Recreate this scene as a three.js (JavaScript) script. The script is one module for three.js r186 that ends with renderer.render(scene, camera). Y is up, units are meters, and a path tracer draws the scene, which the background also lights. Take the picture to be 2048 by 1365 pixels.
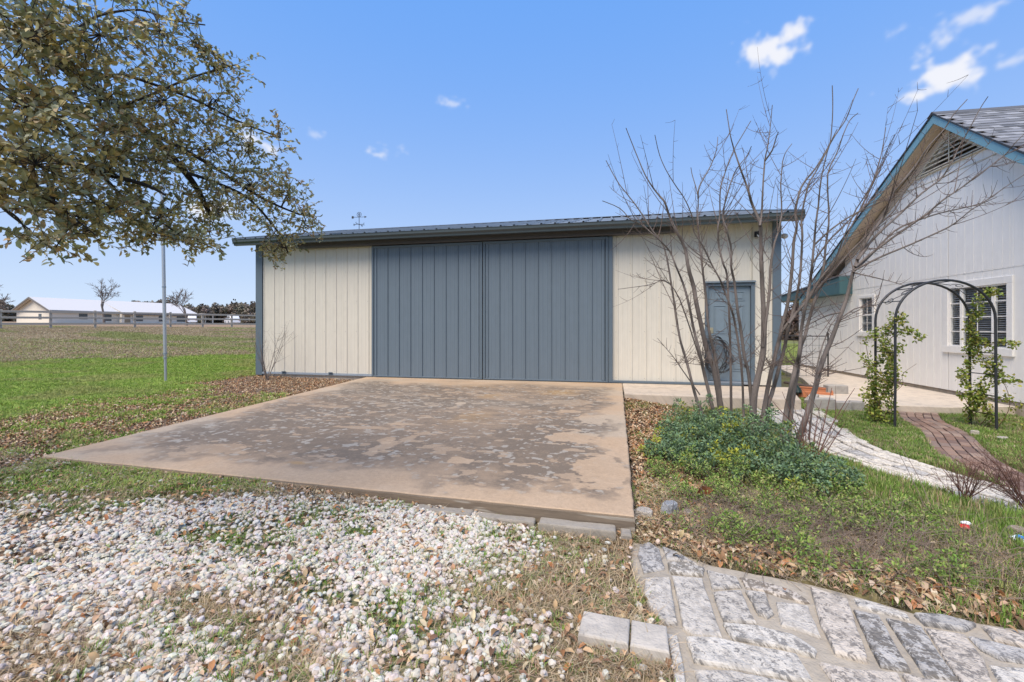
import * as THREE from 'three';
import { mergeGeometries } from 'three/addons/utils/BufferGeometryUtils.js';

// ---------------------------------------------------------------- camera, sky, sun, exposure
const scene = new THREE.Scene();
const W = 2048, HH = 1365, FOCAL = 900, HORIZON = 656;
const camera = new THREE.PerspectiveCamera(2 * Math.atan(HH / 2 / FOCAL) * 180 / Math.PI, W / HH, 0.05, 1500);
camera.position.set(0, 1.22, 10.28);
camera.rotation.y = 12.25 * Math.PI / 180;
camera.setViewOffset(W, HH, 0, HH / 2 - HORIZON, W, HH);
scene.add(camera);

const SUN_DIR = new THREE.Vector3(-0.20, 0.80, 0.50).normalize();
const sun = new THREE.DirectionalLight(new THREE.Color().setRGB(1.0, 0.87, 0.72), 4.3);
sun.position.copy(SUN_DIR).multiplyScalar(60);
sun.castShadow = true;
sun.shadow.radius = 80;
sun.shadow.mapSize.set(4096, 4096);
Object.assign(sun.shadow.camera, { left: -22, right: 22, top: 18, bottom: -18, near: 1, far: 140 });
scene.add(sun); scene.add(sun.target);

const renderer = new THREE.WebGLRenderer({ antialias: true });
renderer.toneMapping = THREE.LinearToneMapping;
renderer.toneMappingExposure = 1.2;
renderer.shadowMap.enabled = true;

// ---------------------------------------------------------------- seeded random and noise
function rng(seed) { let a = seed >>> 0; return () => { a = (a + 0x6D2B79F5) | 0; let t = Math.imul(a ^ (a >>> 15), 1 | a); t = (t + Math.imul(t ^ (t >>> 7), 61 | t)) ^ t; return ((t ^ (t >>> 14)) >>> 0) / 4294967296; }; }
const hash2 = (x, y, s = 0) => { let h = Math.imul(x | 0, 374761393) + Math.imul(y | 0, 668265263) + Math.imul(s | 0, 974634777); h = Math.imul(h ^ (h >>> 13), 1274126177); return ((h ^ (h >>> 16)) >>> 0) / 4294967296; };
const sm = t => t * t * (3 - 2 * t);
const clamp = (v, a = 0, b = 1) => v < a ? a : v > b ? b : v;
const sstep = (a, b, v) => sm(clamp((v - a) / (b - a)));
const lerp = (a, b, t) => a + (b - a) * t;
function noise(x, y, s = 0, wrap = 0) {
  const xi = Math.floor(x), yi = Math.floor(y), fx = sm(x - xi), fy = sm(y - yi);
  let x0 = xi, x1 = xi + 1, y0 = yi, y1 = yi + 1;
  if (wrap) { x0 = ((x0 % wrap) + wrap) % wrap; x1 = ((x1 % wrap) + wrap) % wrap; y0 = ((y0 % wrap) + wrap) % wrap; y1 = ((y1 % wrap) + wrap) % wrap; }
  const a = hash2(x0, y0, s), b = hash2(x1, y0, s), c = hash2(x0, y1, s), d = hash2(x1, y1, s), p = a + (b - a) * fx;
  return p + (c + (d - c) * fx - p) * fy;
}
function fbm(x, y, o = 4, s = 0, wrap = 0) { let v = 0, a = 0.5, n = 0; for (let i = 0; i < o; i++) { v += a * noise(x, y, s + i * 17, wrap); n += a; a *= 0.5; x *= 2; y *= 2; wrap *= 2; } return v / n; }

// ---------------------------------------------------------------- the sky: blue air, small fair-weather clouds
{
  const w = 2048, h = 1024, data = new Float32Array(w * h * 4);
  const R = Math.PI / 180;
  // azimuth, elevation, half width, half height in degrees, strength
  const clouds = [[-72.66, 28.3, 3.0, 1.9, 1.15], [-58.2, 21.8, 3.0, 1.75, 1.35], [-56.8, 25.6, 2.3, 1.0, 0.6], [-58.7, 24.7, 1.6, 1.1, 0.6], [-109.6, 26.3, 1.7, 0.8, 0.5], [-117.9, 20.5, 2.1, 0.9, 0.68], [-132.3, 19.6, 2.6, 1.5, 1.0], [-125.9, 21.4, 1.3, 0.8, 0.4], [-54.3, 21.8, 1.2, 0.7, 0.5], [-61.8, 26.4, 1.0, 0.6, 0.35], [-72.1, 26.1, 1.1, 0.6, 0.3]];
  const rc = rng(77);
  for (let i = 0; i < 46; i++) { const az = -40 + rc() * 270, el = 9 + rc() * 60, s = 2 + rc() * 3.5; clouds.push([az > 180 ? az - 360 : az, el, s, s * 0.55, 0.7 + rc() * 0.5]); }
  const cl = clouds.map(([az, el, a, b, k], i) => { const ce = Math.cos(el * R); const d = [ce * Math.cos(az * R), Math.sin(el * R), ce * Math.sin(az * R)]; return { d, t: [-Math.sin(az * R), 0, Math.cos(az * R)], a: a * R, b: b * R, k, c: Math.cos(2.2 * a * R), i }; });
  for (const c of cl) c.u = [c.t[2] * c.d[1], c.t[0] * -c.d[2] + c.d[0] * c.t[2] * -1, -c.t[0] * c.d[1]];
  for (const c of cl) { const { d, t } = c; c.u = [d[1] * t[2] - d[2] * t[1], d[2] * t[0] - d[0] * t[2], d[0] * t[1] - d[1] * t[0]]; if (c.u[1] < 0) c.u = c.u.map(v => -v); }
  for (let j = 0; j < h; j++) {
    const el = (j + 0.5) / h * Math.PI - Math.PI / 2, se = Math.sin(el), ce = Math.cos(el);
    const e = clamp(se), g = Math.pow(1 - e, 3.1);
    let r0 = lerp(0.112, 0.60, g), g0 = lerp(0.312, 0.71, g), b0 = lerp(0.77, 0.84, g);
    if (se < 0) { const k = clamp(-se * 5); r0 = lerp(r0, 0.24, k); g0 = lerp(g0, 0.22, k); b0 = lerp(b0, 0.17, k); }
    for (let i = 0; i < w; i++) {
      let cr = r0, cg = g0, cb = b0;
      if (se > 0.05) {
        const az = ((i + 0.5) / w - 0.5) * 2 * Math.PI, dx = ce * Math.cos(az), dz = ce * Math.sin(az);
        let a = 0;
        for (const c of cl) {
          const dot = dx * c.d[0] + se * c.d[1] + dz * c.d[2];
          if (dot < c.c) continue;
          const x = (dx * c.t[0] + dz * c.t[2]) / c.a, y = (dx * c.u[0] + se * c.u[1] + dz * c.u[2]) / c.b;
          const n = fbm(x * 1.7 + c.i * 9.1, y * 1.3 + c.i * 3.7, 5, 5), n2 = fbm(x * 4.5 + c.i * 5.3, y * 3.4, 4, 31);
          const q = Math.sqrt(x * x + y * y * (y < 0 ? 1.5 : 1));
          a = Math.max(a, clamp((1.02 - q * 0.85 + (n - 0.5) * 1.9 + (n2 - 0.5) * 0.7) * 1.25 - 0.28) * c.k);
        }
        a = sm(clamp(a)) * 0.96;
        cr = lerp(cr, 0.76, a); cg = lerp(cg, 0.77, a); cb = lerp(cb, 0.82, a);
      }
      const o = (j * w + i) * 4; data[o] = cr; data[o + 1] = cg; data[o + 2] = cb; data[o + 3] = 1;
    }
  }
  const sky = new THREE.DataTexture(data, w, h, THREE.RGBAFormat, THREE.FloatType);
  sky.mapping = THREE.EquirectangularReflectionMapping; sky.magFilter = THREE.LinearFilter; sky.minFilter = THREE.LinearFilter; sky.wrapS = THREE.RepeatWrapping; sky.needsUpdate = true;
  scene.background = sky; scene.environment = sky;
}

// ---------------------------------------------------------------- naming helpers
const used = new Map();
function numbered(name) { const n = used.get(name) || 0; used.set(name, n + 1); return n ? `${name}_${String(n).padStart(3, '0')}` : name; }
function shade(o) { o.castShadow = true; o.receiveShadow = true; return o; }
function thing(name, label, category, pos = [0, 0, 0], turn = 0, group) {
  const o = new THREE.Group(); o.name = numbered(name); o.position.set(...pos); o.rotation.y = turn;
  o.userData = { label, category }; if (group) o.userData.group = group; scene.add(o); return o;
}
function single(name, label, category, geo, mat, group) {
  const o = shade(new THREE.Mesh(geo, mat)); o.name = numbered(name); o.userData = { label, category }; if (group) o.userData.group = group; scene.add(o); return o;
}
function structure(name, geo, mat) { const o = shade(new THREE.Mesh(geo, mat)); o.name = numbered(name); o.userData = { kind: 'structure' }; scene.add(o); return o; }
function part(parent, name, geo, mat, label) { const o = shade(new THREE.Mesh(geo, mat)); o.name = name; if (label) o.userData.label = label; parent.add(o); return o; }
function sub(parent, name, pos = [0, 0, 0]) { const o = new THREE.Group(); o.name = name; o.position.set(...pos); parent.add(o); return o; }

// ---------------------------------------------------------------- geometry helpers
function meshOf(pos, idx, uv, col) {
  const g = new THREE.BufferGeometry(); g.setAttribute('position', new THREE.Float32BufferAttribute(pos, 3));
  g.setAttribute('uv', new THREE.Float32BufferAttribute(uv && uv.length ? uv : new Float32Array(pos.length / 3 * 2), 2));
  if (col) g.setAttribute('color', new THREE.Float32BufferAttribute(col, 3));
  if (idx) g.setIndex(idx); g.computeVertexNormals(); return g;
}
// a box with small chamfers on its edges; uv in metres
function box(x0, x1, y0, y1, z0, z1, c = 0.004) {
  const m = Math.min(x1 - x0, y1 - y0, z1 - z0) * 0.3; c = Math.min(c, m);
  const X = [x0, x1], Y = [y0, y1], Z = [z0, z1], pos = [], uv = [];
  const quad = (a, b, d, e) => { for (const p of [a, b, d, a, d, e]) { pos.push(...p); } const n = new THREE.Vector3().subVectors(new THREE.Vector3(...b), new THREE.Vector3(...a)).cross(new THREE.Vector3().subVectors(new THREE.Vector3(...d), new THREE.Vector3(...a))); const ax = Math.abs(n.x), ay = Math.abs(n.y), az = Math.abs(n.z); for (const p of [a, b, d, a, d, e]) uv.push(...(ay >= ax && ay >= az ? [p[0], p[2]] : ax >= az ? [p[2], p[1]] : [p[0], p[1]])); };
  const P = (i, j, k, ax) => { const p = [X[i] + (ax === 0 ? 0 : (i ? -c : c)), Y[j] + (ax === 1 ? 0 : (j ? -c : c)), Z[k] + (ax === 2 ? 0 : (k ? -c : c))]; return p; };
  // faces
  for (const i of [0, 1]) { const q = [P(i, 0, 0, 0), P(i, 1, 0, 0), P(i, 1, 1, 0), P(i, 0, 1, 0)]; i ? quad(...q) : quad(q[3], q[2], q[1], q[0]); }
  for (const j of [0, 1]) { const q = [P(0, j, 0, 1), P(0, j, 1, 1), P(1, j, 1, 1), P(1, j, 0, 1)]; j ? quad(...q) : quad(q[3], q[2], q[1], q[0]); }
  for (const k of [0, 1]) { const q = [P(0, 0, k, 2), P(1, 0, k, 2), P(1, 1, k, 2), P(0, 1, k, 2)]; k ? quad(...q) : quad(q[3], q[2], q[1], q[0]); }
  // edges
  const ed = (a, b, d, e, flip) => flip ? quad(e, d, b, a) : quad(a, b, d, e);
  for (const i of [0, 1]) for (const j of [0, 1]) ed(P(i, j, 0, 0), P(i, j, 0, 1), P(i, j, 1, 1), P(i, j, 1, 0), (i ^ j) === 1);
  for (const i of [0, 1]) for (const k of [0, 1]) ed(P(i, 0, k, 0), P(i, 1, k, 0), P(i, 1, k, 2), P(i, 0, k, 2), (i ^ k) === 1);
  for (const j of [0, 1]) for (const k of [0, 1]) ed(P(0, j, k, 1), P(0, j, k, 2), P(1, j, k, 2), P(1, j, k, 1), (j ^ k) === 1);
  // corners
  for (const i of [0, 1]) for (const j of [0, 1]) for (const k of [0, 1]) { const t = [P(i, j, k, 0), P(i, j, k, 1), P(i, j, k, 2)]; if ((i + j + k) % 2 === 0) t.reverse(); for (const p of t) { pos.push(...p); uv.push(p[0], p[1]); } }
  return meshOf(pos, null, uv);
}
const merge = list => list.length === 1 ? list[0] : mergeGeometries(list.map(g => { const n = g.index ? g.toNonIndexed() : g; for (const k of Object.keys(n.attributes)) if (!['position', 'normal', 'uv', 'color'].includes(k)) n.deleteAttribute(k); return n; }));
// a tapered tube through points [x,y,z,r,...]
function tube(flat, sides = 6, capEnd = true) {
  const n = flat.length / 4, pts = [], rad = [];
  for (let i = 0; i < n; i++) { pts.push(new THREE.Vector3(flat[i * 4], flat[i * 4 + 1], flat[i * 4 + 2])); rad.push(flat[i * 4 + 3]); }
  const pos = [], nor = [], uv = [], idx = []; let N = new THREE.Vector3(), T = new THREE.Vector3(), Bn = new THREE.Vector3(), prev = null, len = 0;
  for (let i = 0; i < n; i++) {
    T.subVectors(pts[Math.min(n - 1, i + 1)], pts[Math.max(0, i - 1)]).normalize();
    if (!prev) { N.set(0, 0, 1); if (Math.abs(T.z) > 0.9) N.set(1, 0, 0); } 
    N.addScaledVector(T, -N.dot(T)).normalize(); Bn.crossVectors(T, N); prev = T;
    if (i) len += pts[i].distanceTo(pts[i - 1]);
    for (let k = 0; k <= sides; k++) { const a = k / sides * 2 * Math.PI, c = Math.cos(a), s = Math.sin(a); const nx = N.x * c + Bn.x * s, ny = N.y * c + Bn.y * s, nz = N.z * c + Bn.z * s; pos.push(pts[i].x + nx * rad[i], pts[i].y + ny * rad[i], pts[i].z + nz * rad[i]); nor.push(nx, ny, nz); uv.push(k / sides * 6.28 * rad[0], len); }
  }
  const q = sides + 1;
  for (let i = 0; i < n - 1; i++) for (let k = 0; k < sides; k++) { const a = i * q + k, b = a + 1, c = a + q, d = c + 1; idx.push(a, b, c, b, d, c); }
  if (capEnd) for (const [e, fl] of [[0, 1], [n - 1, 0]]) { const m = pos.length / 3; pos.push(pts[e].x, pts[e].y, pts[e].z); nor.push(0, fl ? -1 : 1, 0); uv.push(0, 0); for (let k = 0; k < sides; k++) fl ? idx.push(m, e * q + k + 1, e * q + k) : idx.push(m, e * q + k, e * q + k + 1); }
  const g = new THREE.BufferGeometry(); g.setAttribute('position', new THREE.Float32BufferAttribute(pos, 3)); g.setAttribute('normal', new THREE.Float32BufferAttribute(nor, 3)); g.setAttribute('uv', new THREE.Float32BufferAttribute(uv, 2)); g.setIndex(idx); return g;
}
// smooth a traced polyline [x,y,z,r,...] with a Catmull-Rom curve
function smoothLine(flat, per = 2) {
  const n = flat.length / 4, out = [];
  const g = (i, k) => flat[clamp(i, 0, n - 1) * 4 + k];
  for (let i = 0; i < n - 1; i++) for (let s = 0; s < per; s++) { const t = s / per; for (let k = 0; k < 4; k++) { const p0 = g(i - 1, k), p1 = g(i, k), p2 = g(i + 1, k), p3 = g(i + 2, k); out.push(0.5 * (2 * p1 + (p2 - p0) * t + (2 * p0 - 5 * p1 + 4 * p2 - p3) * t * t + (3 * p1 - p0 - 3 * p2 + p3) * t * t * t)); } }
  for (let k = 0; k < 4; k++) out.push(g(n - 1, k)); return out;
}
const pipe = (pts, r, sides = 8) => tube(pts.flatMap(p => [...p, r]), sides);
// a flat stone or slab: polygon [x,z,...] with thickness, rounded rim, centred at its own origin
function slabGeo(poly, y0, y1, bevel = 0.008) {
  const n = poly.length / 2, P = []; for (let i = 0; i < n; i++) P.push([poly[2 * i], poly[2 * i + 1]]);
  let ar = 0; for (let i = 0; i < n; i++) { const [a, b] = P[i], [c, d] = P[(i + 1) % n]; ar += a * d - c * b; } if (ar > 0) P.reverse();
  const cx = P.reduce((s, p) => s + p[0], 0) / n, cz = P.reduce((s, p) => s + p[1], 0) / n;
  const inset = (d) => P.map(([x, z]) => { const l = Math.hypot(x - cx, z - cz) || 1; return [x - (x - cx) / l * d, z - (z - cz) / l * d]; });
  const rings = [[P, y0], [P, y1 - bevel], [inset(bevel * 0.45), y1 - bevel * 0.3], [inset(bevel * 1.3), y1]];
  const pos = [], uv = [];
  const tri = (a, b, c) => { for (const p of [a, b, c]) { pos.push(...p); uv.push(p[0] + p[1] * 0.7, p[2]); } };
  for (let r = 0; r < rings.length - 1; r++) for (let i = 0; i < n; i++) { const j = (i + 1) % n, [A, ya] = rings[r], [B, yb] = rings[r + 1]; const a = [A[i][0], ya, A[i][1]], b = [A[j][0], ya, A[j][1]], c = [B[j][0], yb, B[j][1]], d = [B[i][0], yb, B[i][1]]; tri(a, b, c); tri(a, c, d); }
  const [T, yt] = rings[rings.length - 1]; const tris = THREE.ShapeUtils.triangulateShape(T.map(p => new THREE.Vector2(p[0], p[1])), []);
  for (const [a, b, c] of tris) { const A = [T[a][0], yt, T[a][1]], B = [T[b][0], yt, T[b][1]], C = [T[c][0], yt, T[c][1]]; const cr = (B[0] - A[0]) * (C[2] - A[2]) - (B[2] - A[2]) * (C[0] - A[0]); cr < 0 ? tri(A, B, C) : tri(A, C, B); }
  return meshOf(pos, null, uv);
}
// extrude a closed profile of [u,v] points along x
function extrudeX(profile, x0, x1) {
  const pos = [], uv = [], n = profile.length; let per = 0;
  for (let i = 0; i < n; i++) { const [z0, y0] = profile[i], [z1, y1] = profile[(i + 1) % n]; const l = Math.hypot(z1 - z0, y1 - y0); const q = [[x0, y0, z0], [x1, y0, z0], [x1, y1, z1], [x0, y0, z0], [x1, y1, z1], [x0, y1, z1]]; for (const p of q) pos.push(...p); uv.push(x0, per, x1, per, x1, per + l, x0, per, x1, per + l, x0, per + l); per += l; }
  const tris = THREE.ShapeUtils.triangulateShape(profile.map(p => new THREE.Vector2(p[0], p[1])), []);
  for (const [a, b, c] of tris) for (const [x, o] of [[x0, [a, b, c]], [x1, [c, b, a]]]) for (const i of o) { pos.push(x, profile[i][1], profile[i][0]); uv.push(profile[i][0], profile[i][1]); }
  return meshOf(pos, null, uv);
}
// ---------------------------------------------------------------- materials
const lin = (r, g, b) => new THREE.Color().setRGB(r, g, b);
function tex(w, h, fn, srgb = true, rep) {
  const d = new Uint8Array(w * h * 4); const enc = v => { v = clamp(v); return srgb ? 255 * (v <= 0.0031308 ? 12.92 * v : 1.055 * Math.pow(v, 1 / 2.4) - 0.055) : 255 * v; };
  for (let j = 0; j < h; j++) for (let i = 0; i < w; i++) { const c = fn(i, j); const o = (j * w + i) * 4; if (typeof c === 'number') { d[o] = d[o + 1] = d[o + 2] = enc(c); } else { d[o] = enc(c[0]); d[o + 1] = enc(c[1]); d[o + 2] = enc(c[2]); } d[o + 3] = 255; }
  const t = new THREE.DataTexture(d, w, h); t.wrapS = t.wrapT = THREE.RepeatWrapping; t.magFilter = THREE.LinearFilter; t.minFilter = THREE.LinearMipmapLinearFilter; t.generateMipmaps = true; if (srgb) t.colorSpace = THREE.SRGBColorSpace; if (rep) t.repeat.set(rep[0], rep[1]); t.needsUpdate = true; return t;
}
const std = (color, roughness = 0.7, extra = {}) => new THREE.MeshStandardMaterial({ color, roughness, side: THREE.DoubleSide, ...extra });
// faint grain shared by painted things: multiplies the paint colour
const grain = tex(512, 512, (i, j) => 0.86 + 0.1 * fbm(i / 16, j / 16, 4, 3, 32) + 0.09 * fbm(i / 90, j / 90, 3, 9, 0) * 0 + 0.05 * hash2(i, j, 2), true, [0.7, 0.7]);
const streak = tex(512, 512, (i, j) => { const a = fbm(i / 6, j / 128, 4, 13, 0), b = fbm(i / 24, j / 24, 4, 21, 0), e = Math.min(i, 511 - i) / 40; return 0.88 + 0.1 * lerp(0.5, a, clamp(e)) + 0.08 * lerp(0.5, b, clamp(Math.min(e, j / 40, (511 - j) / 40))); }, true, [0.5, 0.33]);
const rough1 = tex(256, 256, (i, j) => fbm(i / 16, j / 16, 5, 41, 16), false, [2, 2]);
const M = {
  cream: std(lin(0.63, 0.595, 0.505), 0.42, { map: streak }),
  slate: std(lin(0.128, 0.168, 0.202), 0.42, { map: streak }),
  slateTrim: std(lin(0.112, 0.15, 0.182), 0.4, { map: grain }),
  bronze: std(lin(0.075, 0.075, 0.082), 0.45, { map: grain }),
  gutter: std(lin(0.07, 0.092, 0.10), 0.32, { map: grain }),
  barnRoof: std(lin(0.17, 0.185, 0.185), 0.45, { map: streak }),
  soffit: std(lin(0.62, 0.57, 0.5), 0.6, { map: grain }),
  doorPaint: std(lin(0.18, 0.235, 0.275), 0.38, { map: grain }),
  galv: std(lin(0.34, 0.39, 0.44), 0.38, { map: grain, metalness: 0.55 }),
  darkMetal: std(lin(0.03, 0.032, 0.036), 0.45, { map: grain }),
  brass: std(lin(0.62, 0.52, 0.36), 0.3, { metalness: 0.9 }),
  screw: std(lin(0.4, 0.39, 0.36), 0.5, { metalness: 0.3 }),
  whitePaint: std(lin(0.85, 0.83, 0.79), 0.62, { map: streak }),
  trimWhite: std(lin(0.87, 0.85, 0.81), 0.45, { map: grain }),
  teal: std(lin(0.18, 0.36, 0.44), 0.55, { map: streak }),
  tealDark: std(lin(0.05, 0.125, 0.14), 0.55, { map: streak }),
  tan: std(lin(0.62, 0.50, 0.385), 0.7, { map: streak }),
  vent: std(lin(0.66, 0.6, 0.48), 0.6, { map: grain }),
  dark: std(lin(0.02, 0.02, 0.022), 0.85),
  glass: new THREE.MeshPhysicalMaterial({ color: lin(0.9, 0.93, 0.94), roughness: 0.03, transmission: 1, thickness: 0, ior: 1.5, side: THREE.DoubleSide }),
  blind: std(lin(0.33, 0.33, 0.34), 0.6),
  terracotta: std(lin(0.52, 0.19, 0.085), 0.8, { map: grain }),
  poleMetal: std(lin(0.52, 0.54, 0.56), 0.35, { metalness: 0.6, map: grain }),
};
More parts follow.
